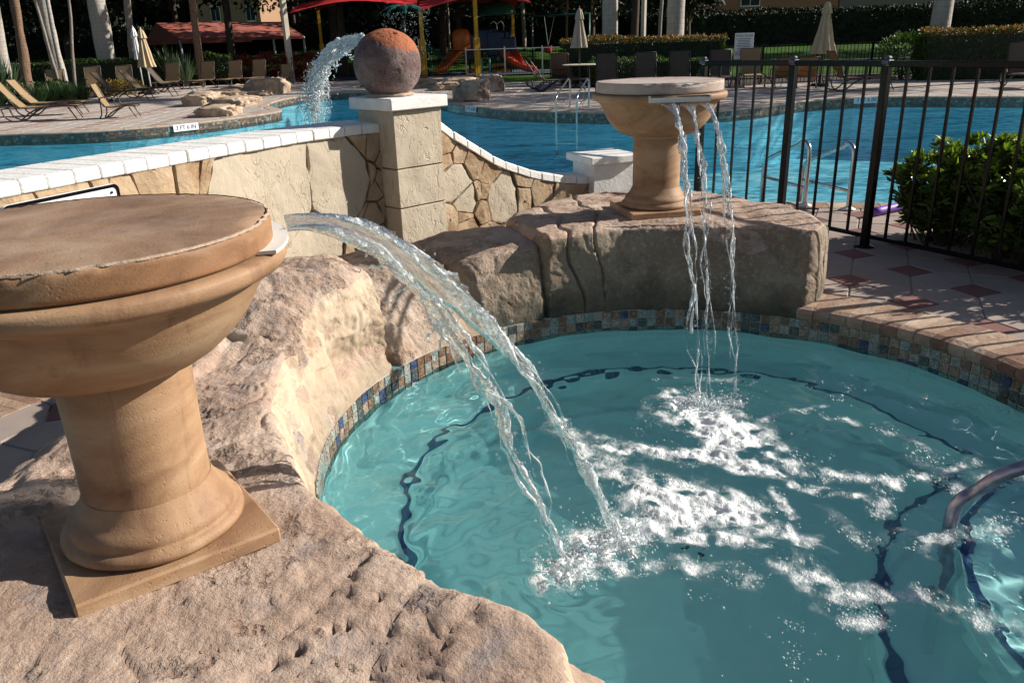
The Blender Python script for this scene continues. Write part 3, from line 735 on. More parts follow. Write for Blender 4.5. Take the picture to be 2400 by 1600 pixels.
# ================================================================== FEATURE WALL AND PILLARS
class Path:
    def __init__(s, pts):
        s.p = np.array([q[:2] for q in pts], float); s.zt = np.array([q[2] for q in pts], float)
        s.L = np.r_[0, np.cumsum(np.hypot(*np.diff(s.p, axis=0).T))]; s.len = s.L[-1]
    def xy(s, u): return np.array([np.interp(u, s.L, s.p[:, 0]), np.interp(u, s.L, s.p[:, 1])])
    zb = None
    def bot(s, u): return -.3 if s.zb is None or u > s.zb else .50
    def top(s, u): return float(np.interp(u, s.L, s.zt))
    def nrm(s, u):      # towards the spa
        t = s.xy(min(u+.05, s.len))-s.xy(max(u-.05, 0)); t /= np.linalg.norm(t); return np.array([t[1], -t[0]])
    def pt(s, u, z, d=0): q = s.xy(u)+s.nrm(u)*d; return (q[0], q[1], z)
def power_cells(seeds, box):
    cells = []
    for i, (x, y, w_) in enumerate(seeds):
        poly = [(box[0], box[1]), (box[2], box[1]), (box[2], box[3]), (box[0], box[3])]
        for j, (x2, y2, w2) in enumerate(seeds):
            if i == j or not poly: continue
            nx, ny = x2-x, y2-y; c = (x2*x2+y2*y2-x*x-y*y-(w2*abs(w2)-w_*abs(w_)))/2
            out = []
            for a, b in zip(poly, poly[1:]+poly[:1]):
                da = nx*a[0]+ny*a[1]-c; db = nx*b[0]+ny*b[1]-c
                if da <= 0: out.append(a)
                if da*db < 0: t_ = da/(da-db); out.append((a[0]+(b[0]-a[0])*t_, a[1]+(b[1]-a[1])*t_))
            poly = out
        cells.append(poly)
    return cells
def stone(path, poly, m, parent, depth=.03, inset=.003, seed=0, topclip=None, rough=.008):
    poly = np.array(poly); c = poly.mean(0); k = len(poly)
    ring = []
    for a, b in zip(poly, np.roll(poly, -1, 0)):
        n_ = max(1, int(np.hypot(*(b-a))/.035)); ring += [a+(b-a)*i/n_ for i in range(n_)]
    ring = np.array(ring); n_ = len(ring)
    wob = fbm(np.c_[ring*14, np.full(n_, 3.1)], 3, 5)*(.012 if depth < .03 else .006)
    d = c-ring; L = np.linalg.norm(d, axis=1)[:, None]; d = d/L
    rings = []; mx = L.min()
    for ins_, dep in ((inset*.3, -.02), (inset, .0), (inset+.002, depth*.7), (inset+.006, depth*.96), (inset+.022, depth)):
        rings.append((ring+d*np.minimum(ins_+wob[:, None], L*.6), dep))
    for f_ in (.35, .62, .85):
        rr = ring+d*(.04+wob[:, None]); rr = rr+(c-rr)*f_; rings.append((rr, depth))
    V = []
    for q, dep in rings:
        for p in q:
            u = min(max(p[0], 0), path.len); z = p[1]
            z = max(min(z, path.top(u)-.002), path.bot(u))
            nn = 0 if dep < depth*.9 else rough*float(fbm([(p[0]*7+seed, z*7, seed)], 3, 7)[0])
            V.append(path.pt(u, z, dep+nn))
    u = min(max(c[0], 0), path.len); V.append(path.pt(u, max(path.bot(u), min(c[1], path.top(u)-.002)), depth+rough*.3))
    F = []; R_ = len(rings)
    for r in range(R_-1):
        for i in range(n_): F.append((r*n_+i, r*n_+(i+1) % n_, (r+1)*n_+(i+1) % n_, (r+1)*n_+i))
    for i in range(n_): F.append(((R_-1)*n_+i, (R_-1)*n_+(i+1) % n_, len(V)-1))
    return crisp(obj('stone', V, F, m, parent, smooth=True), 38)
def wall(label, path, seeds, thick, capdepth, joints, group):
    t = thing('stone_wall', label, 'wall', (path.p[0][0], path.p[0][1], 0), group)
    us = np.linspace(0, path.len, 40); V = []
    for u in us: V += [path.pt(u, path.bot(u)), path.pt(u, path.top(u)-.004), path.pt(u, path.top(u)-.004, -thick), path.pt(u, path.bot(u), -thick)]
    F = []
    for i in range(len(us)-1):
        for k in range(4): F.append((i*4+k, i*4+(k+1) % 4, i*4+4+(k+1) % 4, i*4+4+k))
    F += [(0, 1, 2, 3), tuple(4*(len(us)-1)+k for k in (3, 2, 1, 0))]
    obj('core', V, F, M['mortar'], t)
    # plain rendered back and end
    V = []
    for u in us: V += [path.pt(u, path.bot(u), -thick-.012), path.pt(u, path.top(u)-.006, -thick-.012)]
    obj('rear_face', V, [(2*i, 2*i+2, 2*i+3, 2*i+1) for i in range(len(us)-1)], M['stone_cream'], t)
    cells = power_cells([(a, b, w_) for a, b, w_, _ in seeds], (0, -.28, path.len, 1.2))
    for i, (poly, sd) in enumerate(zip(cells, seeds)):
        if len(poly) < 3: continue
        if path.zb and sd[0] < path.zb and sd[1] < .44: continue
        if min(p[1] for p in poly) > path.top(min(max(sd[0], 0), path.len)): continue
        stone(path, poly, M['stone_cream'] if sd[3] == 'c' else M['stone_gold'], t, .022 if sd[3] == 'c' else .036, seed=i, rough=.005 if sd[3] == 'c' else .013)
    # cap stones
    for i in range(len(joints)-1):
        u0, u1 = joints[i]+.0025, joints[i+1]-.0025; dz = RNG.uniform(-.0015, .0015); df = RNG.uniform(-.003, .003)
        f = .045+df; b = -(capdepth-.045); hh = .062; e = .006
        V = []
        for u in (u0, u0+e, u1-e, u1):
            z0 = path.top(u)+dz; k = e*.7 if u in (u0, u1) else 0
            for d_, z_ in ((f-e-k, 0), (f-k, e), (f-k, hh-e*1.6), (f-e*1.4-k, hh-k*.6), (b+e, hh-k*.6), (b, hh-e), (b, 0)):
                V.append(path.pt(u, z0+z_, d_))
        F = []
        for r in range(3):
            for q in range(7): F.append((r*7+q, r*7+(q+1) % 7, (r+1)*7+(q+1) % 7, (r+1)*7+q))
        F += [tuple(range(7))[::-1], tuple(21+q for q in range(7))]
        obj('cap_stone', V, F, M['white'], t)
    return t
WL = Path([(-2.15, 3.315, 1.0), (-1.95, 3.78, 1.0), (-1.716, 4.264, 1.0), (-1.5, 4.68, 1.0), (-1.28, 5.064, 1.0), (-1.06, 5.33, 1.0), (-.86, 5.5, 1.0)])
WL.zb = .56
sL = [(.10, .80, .0, 'g'), (.35, .86, .0, 'g'), (.25, .45, .28, 'c'), (.62, .90, 0, 'g'), (.84, .955, .05, 'g'), (1.09, .955, 0, 'g'), (1.2, .93, 0, 'g'), (.75, .60, .2, 'c'), (1.15, .45, .2, 'c'),
      (1.62, .74, .44, 'c'), (2.16, .72, .30, 'c'), (1.9, .35, .30, 'c'), (1.45, .30, 0, 'g'), (1.3, .2, 0, 'g'), (1.62, .13, 0, 'g'), (1.82, .10, .0, 'g'), (2.05, .12, .05, 'g'),
      (2.40, .93, .0, 'g'), (2.50, .92, -.02, 'g'), (2.62, .84, .04, 'g'), (2.39, .72, .07, 'g'), (2.49, .62, 0, 'g'), (2.56, .66, 0, 'g'), (2.65, .60, .04, 'g'), (2.34, .54, 0, 'g'), (2.47, .47, .04, 'g'),
      (2.55, .50, 0, 'g'), (2.64, .38, .04, 'g'), (2.28, .27, .07, 'g'), (2.38, .25, 0, 'g'), (2.5, .30, .03, 'g'), (2.6, .18, 0, 'g'), (2.4, .08, 0, 'g'), (.5, .1, .05, 'g'), (.95, .1, .05, 'g'), (.2, .05, .05, 'g'), (2.2, -.05, 0, 'g')]
jl = np.r_[0, np.cumsum(RNG.uniform(.125, .15, 19))]; jl = jl*(WL.len/jl[-1])
GW = 'stone walls beside the pillar'
wall('long curved stone wall with white cap stones, behind the nearer pedestal', WL, sL, .32, .40, jl, GW)
WRp = [(-.535, 5.672, 1.04), (-.457, 5.75, .962), (-.404, 5.804, .91), (-.26, 5.94, .799), (-.168, 6.023, .726), (-.076, 6.103, .655), (.036, 6.197, .602), (.129, 6.272, .555), (.224, 6.347, .516), (.347, 6.44, .48), (.47, 6.531, .444), (.593, 6.62, .425), (.74, 6.73, .408)]
WR = Path(WRp)
sR_ = [(.14, .87, 0, 'g'), (.15, .75, 0, 'g'), (.245, .77, .03, 'g'), (.385, .70, .07, 'g'), (.52, .62, .05, 'g'), (.22, .60, .13, 'c'), (.30, .47, .10, 'c'), (.14, .36, 0, 'g'), (.27, .35, .0, 'g'), (.28, .25, .05, 'g'), (.42, .50, 0, 'g'),
       (.485, .50, 0, 'g'), (.46, .37, 0, 'g'), (.66, .42, .14, 'c'), (.89, .52, 0, 'g'), (.87, .42, 0, 'g'), (1.06, .45, .08, 'g'), (1.33, .40, .10, 'g'), (.2, .05, .1, 'g'), (.5, .1, .1, 'g'), (.8, .1, .1, 'g'), (1.2, .1, .1, 'g'), (1.5, .2, 0, 'g')]
wall('low stone wall whose white cap sweeps down from the tall pillar to the small white pillar', WR, sR_, .26, .33, np.linspace(.08, WR.len, 14), GW)

def pillar(label, c, rz, w_, zt, capw, capth, m, blocks, z0=-.25):
    t = thing('pillar', label, 'pillar', (c[0], c[1], 0), 'pillars of the stone wall')
    R = np.array([[math.cos(rz), -math.sin(rz), 0], [math.sin(rz), math.cos(rz), 0], [0, 0, 1]])
    zs = [z0]+blocks+[zt-capth]
    for i in range(len(zs)-1):
        za, zb = zs[i]+(.004 if i else 0), zs[i+1]-.004
        # chiselled block: gridded box with relief
        me = bmesh.new(); bmesh.ops.create_cube(me, size=1); bmesh.ops.scale(me, vec=(w_, w_, zb-za), verts=me.verts)
        bmesh.ops.bevel(me, geom=me.edges[:], offset=.004, segments=1, affect='EDGES')
        for _ in range(3):
            bmesh.ops.subdivide_edges(me, edges=[e for e in me.edges if e.calc_length() > .03], cuts=1, use_grid_fill=True)
        V = np.array([v.co[:] for v in me.verts]); V[:, 2] += (za+zb)/2
        nd = fbm(V*7+i*3, 4, 3)*.006; dirs = V.copy(); dirs[:, 2] = 0; dirs /= np.linalg.norm(dirs, axis=1)[:, None]+1e-6
        V2 = V+dirs*nd[:, None]; V2 = V2@R.T+np.array([c[0], c[1], 0])
        crisp(obj('block', V2, [tuple(v.index for v in f.verts) for f in me.faces], m, t, smooth=True), 30); me.free()
    MB().box((c[0], c[1], (z0+zt-capth)/2), (w_-.022, w_-.022, zt-capth-z0-.02), rz).build('core', M['mortar'] if len(blocks) else m, t)
    MB().box((c[0], c[1], zt-capth/2), (capw, capw, capth), rz, bevel=.007).build('cap', M['white'], t)
    return t
PC = (-.718, 5.635)
pillar('tall cream stone pillar with a white slab cap under the round stone ball', PC, rad(44), .40, 1.222, .478, .078, M['stone_cream'], [.505, .767])
sp2 = np.array([.689, 6.5]); r2_ = rad(22.8)
pc2 = sp2+.23*np.array([math.cos(r2_)-math.sin(r2_), math.sin(r2_)+math.cos(r2_)])
pillar('small all-white square pillar with a slab cap at the end of the sweeping wall', pc2, r2_, .37, .642, .46, .062, M['white'], [])

# framed sign board on the wall face
t = thing('wall_sign', 'white sign board with a black rounded border, top edge showing above the nearer pedestal', 'sign', (WL.xy(.1)[0], WL.xy(.1)[1], .6))
fr = []
u0, u1, z0, z1 = .0, .60, .52, .972
def rrect(u0, u1, z0, z1, r, d, n=6):
    out = []
    for cx, cz, a0 in ((u1-r, z1-r, 0), (u0+r, z1-r, 90), (u0+r, z0+r, 180), (u1-r, z0+r, 270)):
        for k in range(n+1):
            a = rad(a0+90*k/n); out.append(WL.pt(cx+r*math.cos(a), cz+r*math.sin(a), d))
    return out
o_, i_ = rrect(.005, u1, z0, z1, .03, .062), rrect(.02, u1-.015, z0+.015, z1-.015, .02, .062); n_ = len(o_)
back = rrect(.005, u1, z0, z1, .03, .044)
obj('board', o_+back, [tuple(range(n_))]+[(i, n_+i, n_+(i+1) % n_, (i+1) % n_) for i in range(n_)], M['sign_white'], t)
o_, i_ = rrect(.005, u1, z0, z1, .03, .066), rrect(.02, u1-.015, z0+.015, z1-.015, .02, .066)
obj('border', o_+i_, [(i, (i+1) % n_, n_+(i+1) % n_, n_+i) for i in range(n_)], M['black_metal'], t)
for u, z in ((.555, .935), (.05, .935), (.555, .56), (.05, .56)):
    MB().tube([WL.pt(u, z, .060), WL.pt(u, z, .070)], .006, 8).build('screw', M['black_metal'], t)

# ball on the pillar
zc = 1.222
t = thing('stone_ball', 'pitted purple-brown stone ball with an orange crown, spouting water from its side', 'stone ball', (PC[0], PC[1], zc))
bm = bmesh.new(); bmesh.ops.create_icosphere(bm, subdivisions=6, radius=1)
V = np.array([v.co[:] for v in bm.verts]); F = [tuple(v.index for v in f.verts) for f in bm.faces]; bm.free()
Vb = np.sign(V)*np.abs(V)**.90; Vb = Vb/np.linalg.norm(Vb, axis=1)[:, None]**.6; Vs = Vb*np.array([.224, .224, .222]); Vs += V*(fbm(V*1.3, 3, 4)*.006)[:, None]
pt_ = vnoise(V*22, 8); Vs -= V*(.006*sstep(.42, .8, pt_))[:, None]
hole = np.array([.30, -.42, .86]); hole /= np.linalg.norm(hole); hd = np.linalg.norm((V-hole)*np.array([1, 2.0, 1]), axis=1); Vs -= V*(.05*(1-sstep(.05, .085, hd)))[:, None]
Vs[:, 2] = np.maximum(Vs[:, 2], -.198)
tt = NT('purple_pitted_stone'); p = tt.coord(); sx = tt.n('SeparateXYZ'); tt.t.links.new(p, sx.inputs[0])
base = tt.ramp(tt.noise(p, 7, 6, .65), [(.3, (.085, .05, .047)), (.5, (.17, .112, .108)), (.72, (.30, .24, .23))])
m1 = tt.math('ADD', sx.outputs[2], tt.math('MULTIPLY', tt.noise(p, 7, 6, .68), .16)); m1 = tt.math('ADD', m1, tt.math('MULTIPLY', sx.outputs[0], .30))
col = tt.mix(tt.ramp(tt.math('SUBTRACT', m1, .0), [(.385, 0), (.41, 1)]), base, (.36, .12, .055))
pit = tt.ramp(tt.vor(p, 75), [(.12, 0), (.30, 1)]); col = tt.mix(tt.ramp(pit, [(0, .65), (1, 0)]), col, (.05, .03, .025))
col = tt.mix(tt.ramp(tt.noise(p, 60, 5, .8), [(.55, 0), (.75, .45)]), col, (.55, .46, .43))
nb = tt.bump(pit, .8, .006, tt.bump(tt.noise(p, 25, 7, .7), .6, .012)); M['ball'] = tt.pbr(col, .85, nb, spec=.25)
obj('ball', Vs+np.array([PC[0]-.048, PC[1]-.02, zc+.204]), F, M['ball'], t, smooth=True)
MB().lathe([(.12, .001), (.155, .004), (.15, .018), (.10, .03)], (PC[0]-.048, PC[1]-.02, zc), 40, wob=lambda a, z: 1+.05*math.sin(a*5)+.04*math.sin(a*13)).build('mortar_ring', M['efflo'], t, smooth=True)

# ------------------------------------------------------------------ pedestals
def wobf(seed, amp=.004):
    def f(a, z): return 1+amp*math.sin(a*3+seed)+amp*.6*math.sin(a*7+seed*2+z*9)
    return f
def chips(prof_o, seed, rr, zlo, zhi, depth=.010):
    V = np.array([v.co[:] for v in prof_o.data.vertices]); r = np.hypot(V[:, 0], V[:, 1])
    a = np.arctan2(V[:, 1], V[:, 0]); nz = fbm(np.c_[np.cos(a)*6, np.sin(a)*6, V[:, 2]*30], 4, seed)
    m = (r > rr-.02) & (V[:, 2] > zlo) & (V[:, 2] < zhi)
    s_ = np.where(m, 1-depth*np.clip(nz+.1, 0, 1.2)/np.maximum(r, .01), 1)
    V[:, 0] *= s_; V[:, 1] *= s_; V[:, 2] -= np.where(m, .006*np.clip(nz, 0, 1), 0)
    prof_o.data.vertices.foreach_set('co', V.astype(np.float32).ravel()); prof_o.data.update()
def pedestal(label, c, rz, sc_=1.0, lidm='ochre_lid', lidside='ochre_side', seed=0, kb=.03, off=(0, 0)):
    t = thing('fountain_pedestal', label, 'fountain pedestal', c, 'fountain pedestals on the spa rocks')
    k = sc_
    def K(r, z): return r*(1+kb*float(sstep(.50, .67, z)))
    O3 = (off[0], off[1], 0)
    pl = MB().box((0, 0, .021*k), (.485*k, .485*k, .044*k), rz, bevel=.006); pl.build('plinth', M['ochre'], t, local=True)
    N_ = 128
    MB().lathe([(r*k, z*k) for r, z in [(.20, .043), (.216, .046), (.224, .056), (.222, .068), (.211, .078), (.204, .081), (.202, .088), (.204, .094), (.197, .108), (.186, .120), (.176, .128), (.168, .142), (.160, .158), (.155, .172)]], (0, 0, 0), N_, wob=wobf(seed)).build('foot', M['ochre'], t, smooth=True, local=True)
    MB().lathe([(r*k, z*k) for r, z in [(.154, .168), (.153, .22), (.153, .35), (.156, .46), (.158, .50)]], (0, 0, 0), N_, wob=wobf(seed+1, .003)).build('column', M['ochre'], t, smooth=True, local=True)
    MB().lathe([(r*k, z*k) for r, z in [(.159, .488), (.168, .491), (.170, .50), (.16, .506)]], (0, 0, 0), N_, wob=lambda a, z: 1+.02*math.sin(a*9)+.015*math.sin(a*23)).build('mortar_ring', M['efflo'], t, smooth=True, local=True)
    bowl = [(.155, .503), (.205, .503), (.235, .515), (.268, .538), (.298, .570), (.320, .605), (.335, .640), (.343, .663), (.349, .672), (.354, .690), (.367, .706), (.388, .716), (.406, .724), (.412, .735), (.413, .752), (.409, .760), (.395, .764), (.3, .764)]
    MB().lathe([(K(r, z)*k, z*k) for r, z in bowl], O3, N_, wob=wobf(seed+2, .002)).build('bowl', M['ochre'], t, smooth=True, local=True)
    prof = [(.380, .768), (.386, .771)]+[(.3875, z) for z in np.linspace(.776, .822, 8)]+[(.385, .828), (.379, .832), (.37, .833)]+[(r, .833+.003*(1-r/.37)) for r in (.33, .28, .22, .15, .07, .001)]
    lid = MB().lathe([(K(r, z)*k, z*k) for r, z in prof], O3, 220, wob=wobf(seed+3, .0012)).build('lid', M[lidside], t, smooth=True, local=True)
    lid.data.materials.append(M[lidm])
    zz = np.array([p.center[2] for p in lid.data.polygons]); rr = np.array([math.hypot(p.center[0]-off[0], p.center[1]-off[1]) for p in lid.data.polygons])
    lid.data.polygons.foreach_set('material_index', ((zz > .8285*k) | (rr < .36*k)).astype(np.int32)); chips(lid, seed+5, K(.387, .8)*k-.02, .812*k, .84*k, .006)
    MB().lathe([(K(.3, .76)*k, .7642*k), (K(.379, .76)*k, .7645*k), (K(.379, .76)*k, .7675*k), (K(.3, .76)*k, .768*k)], O3, N_).build('seam', M['mortar'], t, smooth=True, local=True)
    # white crust line under the lid edge
    MB().lathe([(K(r, z)*k, z*k) for r, z in [(.3882, .8290), (.3876, .8314), (.3855, .8334), (.3848, .8338)]], O3, 260, wob=lambda a, z: 1-.016*max(0, math.sin(a*5+seed)+.4*math.sin(a*17))*abs(math.sin(a*23+seed))-.009*abs(math.sin(a*61)*math.sin(a*37))).build('chipped_edge', M['efflo'], t, smooth=True, local=True)
    return t
P1 = (-.953, 1.81, .35)
ped1 = pedestal('nearer ochre fountain pedestal with a brown-washed round lid, on the foreground ledge', P1, rad(36.7), 1.0, seed=1, kb=.085, off=(-.024, -.012))
P2 = (.985, 5.28, .452)
ped2 = pedestal('farther ochre fountain pedestal with a weathered grey lid, standing on the rear ledge', P2, rad(9.5), 1.0, 'grey_lid', 'grey_lid', seed=4)
# spouts
sd1 = np.array([.93, .37]); sd1 /= np.linalg.norm(sd1); a1 = math.atan2(sd1[1], sd1[0])
sp_ = MB(); k = []
for a in np.linspace(-27, 27, 17): k.append((.455*math.cos(rad(a)), .455*math.sin(rad(a)*1.0)))
pol = [(.30, -.19)]+k+[(.30, .19)]; R1 = np.array([[math.cos(a1), -math.sin(a1)], [math.sin(a1), math.cos(a1)]])
pol = (np.array(pol)@R1.T)+np.array([-.024, -.012]); n_ = len(pol)
sp_.add([(*p, .7665) for p in pol]+[(*p, .7745) for p in pol], [tuple(range(n_))[::-1], tuple(range(n_, 2*n_))]+[(i, (i+1) % n_, n_+(i+1) % n_, n_+i) for i in range(n_)])
sp_.build('spout_lip', M['plaster_white'], ped1, local=True)
slot = MB()
for x0, x1, y0, y1, z0, z1 in ((-.165, .195, -.436, -.33, .728, .735), (-.165, -.159, -.436, -.33, .735, .764), (.189, .195, -.436, -.33, .735, .764), (-.159, .189, -.436, -.430, .735, .7535)):
    slot.box(((x0+x1)/2+.03, (y0+y1)/2, (z0+z1)/2), (x1-x0, y1-y0, z1-z0))
MB().box((.045, -.375, .759), (.345, .09, .009)).build('trough_slot', M['mortar'], ped2, local=True)
slot.build('spout_trough', M['plaster_white'], ped2, local=True)

# ------------------------------------------------------------------ near fence
t = thing('metal_fence', 'tall black metal picket fence between the spa and the main pool', 'fence', (1.72, 7.2, 0))
FP = [np.array(p, float) for p in ((1.72, 7.2), (2.284, 6.6), (2.70, 5.89), (3.36, 4.76), (4.30, 3.75), (4.9, 2.9))]
H_, RT = 1.363, 1.335
postm = MB().box((0, 0, .65), (.052, .052, 1.30), bevel=.003).mesh('post', M['black_metal'])
capm = MB().box((0, 0, 1.325), (.062, .062, .03), bevel=.006).add([], []).box((0, 0, 1.352), (.046, .046, .026), bevel=.010).mesh('post_cap', M['black_cap'])
plm = MB().lathe([(.075, 0), (.072, .006), (.045, .010), (.035, .02)], (0, 0, 0), 20).mesh('base_plate', M['black_metal'], True)
pickm = MB().box((0, 0, .695), (.0165, .0165, 1.23)).mesh('picket', M['black_metal'])
for i, p in enumerate(FP):
    q = FP[min(i+1, len(FP)-1)]-FP[max(i-1, 0)]; rz = math.atan2(q[1], q[0])
    share('post', postm, (p[0], p[1], 0), rz, t); share('post_cap', capm, (p[0], p[1], 0), rz, t); share('base_plate', plm, (p[0], p[1], .002), 0, t)
for a, b in zip(FP[:-1], FP[1:]):
    e = b-a; L = np.linalg.norm(e); rz = math.atan2(e[1], e[0]); u = e/L; c = (a+b)/2
    MB().box((c[0], c[1], RT-.021), (L-.054, .034, .042), rz, bevel=.004).build('top_rail', M['black_metal'], t)
    MB().box((c[0], c[1], .085), (L-.054, .028, .03), rz, bevel=.003).build('bottom_rail', M['black_metal'], t)
    n_ = max(5, round(L/.163))
    for k in range(1, n_): p = a+e*k/n_; share('picket', pickm, (p[0], p[1], 0), rz, t)

# ------------------------------------------------------------------ rails, noodle
def rail_obj(name, label, cat, pts_list, r, m, group=None, bars=(), plates=()):
    base = pts_list[0][0]
    t = thing(name, label, cat, (base[0], base[1], 0), group)
    for pts in pts_list: MB().tube(smooth_path(pts, 7), r, 12).build('rail', m, t, smooth=True)
    for a, b in bars: MB().tube([a, b], r*.75, 10).build('crossbar', m, t, smooth=True)
    for p in plates: MB().lathe([(r*3.1, 0), (r*3.1, .008), (r*2.4, .014), (r*1.3, .022), (r*1.05, .03)], p, 20).build('base_plate', M['plaster_white'], t, smooth=True)
    return t
def ladder(label, feet, zt, dx, lo, hi, group):
    """deck foot, and vector to the water post"""
    P_ = []; B_ = []; Pl = []
    for f in feet:
        f = np.array([f[0], f[1], 0.]); d = np.array([dx[0], dx[1], 0.])
        P_.append([f+[0, 0, .0], f+[0, 0, zt*.55], f+[0, 0, zt-.08]+d*.01, f+[0, 0, zt-.015]+d*.06, f+[0, 0, zt]+d*.15, f+[0, 0, zt-.05]+d*.28, f+[0, 0, hi+.10]+d*.86, f+[0, 0, hi+.02]+d*.97, f+[0, 0, hi-.1]+d, f+[0, 0, -.9]+d])
        B_.append((f+[0, 0, lo], f+[0, 0, lo]+d)); Pl.append((f[0], f[1], 0.006))
    t = rail_obj('pool_ladder', label, 'pool ladder', P_, .021, M['steel'], group, B_, Pl)
    a, b = np.array([*feet[0], 0])+np.array([*dx, 0]), np.array([*feet[1], 0])+np.array([*dx, 0])
    for z in (-.32, -.6, -.88): MB().box(((a+b)/2+np.array([0, 0, z])), (np.linalg.norm(b-a), .08, .025), math.atan2(*(b-a)[:2][::-1])).build('step', M['steel'], t)
    return t
LG = 'steel pool ladders'
ladder('stainless steel pool ladder rails behind the near black fence', [(2.802, 7.459), (3.118, 7.225)], .585, (-.18, .72), .17, .27, LG)
ladder('stainless steel ladder rails on the far side of the main pool', [(1.573, 19.81), (2.005, 19.63)], .66, (-.45, -1.86), .22, .33, LG)
h1 = at(2400, 1094, 2.42)
rail_obj('handrail', 'tarnished metal spa handrail bending down into the bubbling water at right', 'handrail',
         [[(1.60, 2.50, -.85), (1.60, 2.50, -.30), (1.602, 2.502, -.13), (1.622, 2.496, -.065), (1.66, 2.485, -.028), tuple(h1), (2.2, 2.27, .33), (2.6, 2.10, .58), (2.72, 2.05, .60), (2.80, 2.02, .52), (2.82, 2.01, 0)]], .0245, M['steel_warm'])
nd = [gz(2045, 497, .045), gz(2140, 478, .045), gz(2230, 470, .045)+np.array([.1, 0, 0])]; nd.append(nd[-1]+(nd[-1]-nd[-2])*1.2)
tn = MB().tube(smooth_path(nd, 6), .036, 16); o = tn.build('foam_noodle', M['purple'], smooth=True)
tag(o, 'purple foam pool noodle lying on the pavers behind the leafy shrub', 'pool noodle')

# ------------------------------------------------------------------ leaves
def leaves(name, pts, nrm, size, m, parent=None, aspect=.42, kind=None, local=False, jitter=.9, seed=0, curl=.12, sizevar=.35):
    """one pointed, slightly folded leaf per point"""
    r = np.random.RandomState(seed); n = len(pts); pts = np.asarray(pts, float)
    d = np.asarray(nrm, float)+r.normal(0, jitter, (n, 3)); d /= np.linalg.norm(d, axis=1)[:, None]+1e-9
    a = r.normal(0, 1, (n, 3)); s_ = np.cross(d, a); s_ /= np.linalg.norm(s_, axis=1)[:, None]+1e-9
    up = np.cross(s_, d); L = size*(1+sizevar*r.uniform(-1, 1, n))[:, None]; W = L*aspect
    V = np.stack([pts, pts+d*L*.5+s_*W*.5+up*L*curl, pts+d*L-up*L*curl, pts+d*L*.5-s_*W*.5+up*L*curl], 1).reshape(-1, 3)
    b = np.arange(n)[:, None]*4
    F = (b+np.array([[0, 1, 2]]), b+np.array([[0, 2, 3]])); F = np.stack(F, 1).reshape(-1, 3)
    if parent is not None and not local: V = V-np.array(world_off(parent))
    o = bpy.data.objects.new(name, mesh(name, V, F, m)); link(o, parent)
    if kind: o['kind'] = kind
    return o
def near_shrub(label, c, rx, ry, h, n, seed):
    t = thing('leafy_shrub', label, 'shrub', (c[0], c[1], 0), 'glossy shrubs behind the near fence')
    r = np.random.RandomState(seed); tips = []; st = MB()
    for i in range(64):
        a = r.uniform(0, 2*math.pi); q = math.sqrt(r.uniform(0, 1)); tip = np.array([c[0]+rx*q*math.cos(a), c[1]+ry*q*math.sin(a), h*(1-.28*q*q)*r.uniform(.38, 1.12)])
        b = np.array([c[0]+rx*.45*q*math.cos(a)+r.normal(0, .05), c[1]+ry*.45*q*math.sin(a)+r.normal(0, .05), 0])
        m_ = (b+tip)/2+r.normal(0, .05, 3); pts = smooth_path([b, m_, tip], 4); st.tube(pts, np.linspace(.007, .003, len(pts)), 5, False)
        for k in range(5):
            f = r.uniform(.35, 1); p = b+(tip-b)*f+r.normal(0, .05, 3)*f; tips.append(p)
        tips.append(tip)
    st.build('stem', M['bark_dark'], t)
    tips = np.array(tips); tips[:, 2] = np.maximum(tips[:, 2], .10)
    per = n//len(tips); P_ = np.repeat(tips, per, 0)+r.normal(0, .014, (len(tips)*per, 3))
    dirn = r.normal(0, 1, (len(P_), 3)); dirn[:, 2] = np.abs(dirn[:, 2])*.6
    leaves('foliage', P_, dirn, .070, M['leaf_near'], t, .38, seed=seed, jitter=.3, curl=.10, sizevar=.5)
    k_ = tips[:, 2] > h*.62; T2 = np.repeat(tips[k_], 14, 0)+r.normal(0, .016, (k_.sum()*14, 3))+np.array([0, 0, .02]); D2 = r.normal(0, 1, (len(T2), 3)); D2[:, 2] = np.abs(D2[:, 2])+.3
    leaves('sunlit_tips', T2, D2, .062, M['leaf_tip'], t, .38, seed=seed+1, jitter=.3, curl=.1)  # extra pale leaves on top stand for the sunlit tips
    return t
near_shrub('glossy green shrub directly behind the near fence post, with sunlit yellow tips', (3.34, 6.0), .42, .44, .70, 6500, 3)
near_shrub('dense glossy shrub touching the near fence bars at the right', (3.62, 5.42), .50, .50, .78, 8500, 5)
near_shrub('shadowed glossy shrub tight behind the fence at the right picture edge', (4.0, 4.88), .50, .50, .74, 8000, 9)
near_shrub('second-row glossy shrub behind the one touching the fence bars', (4.3, 5.95), .62, .55, .86, 8000, 11)

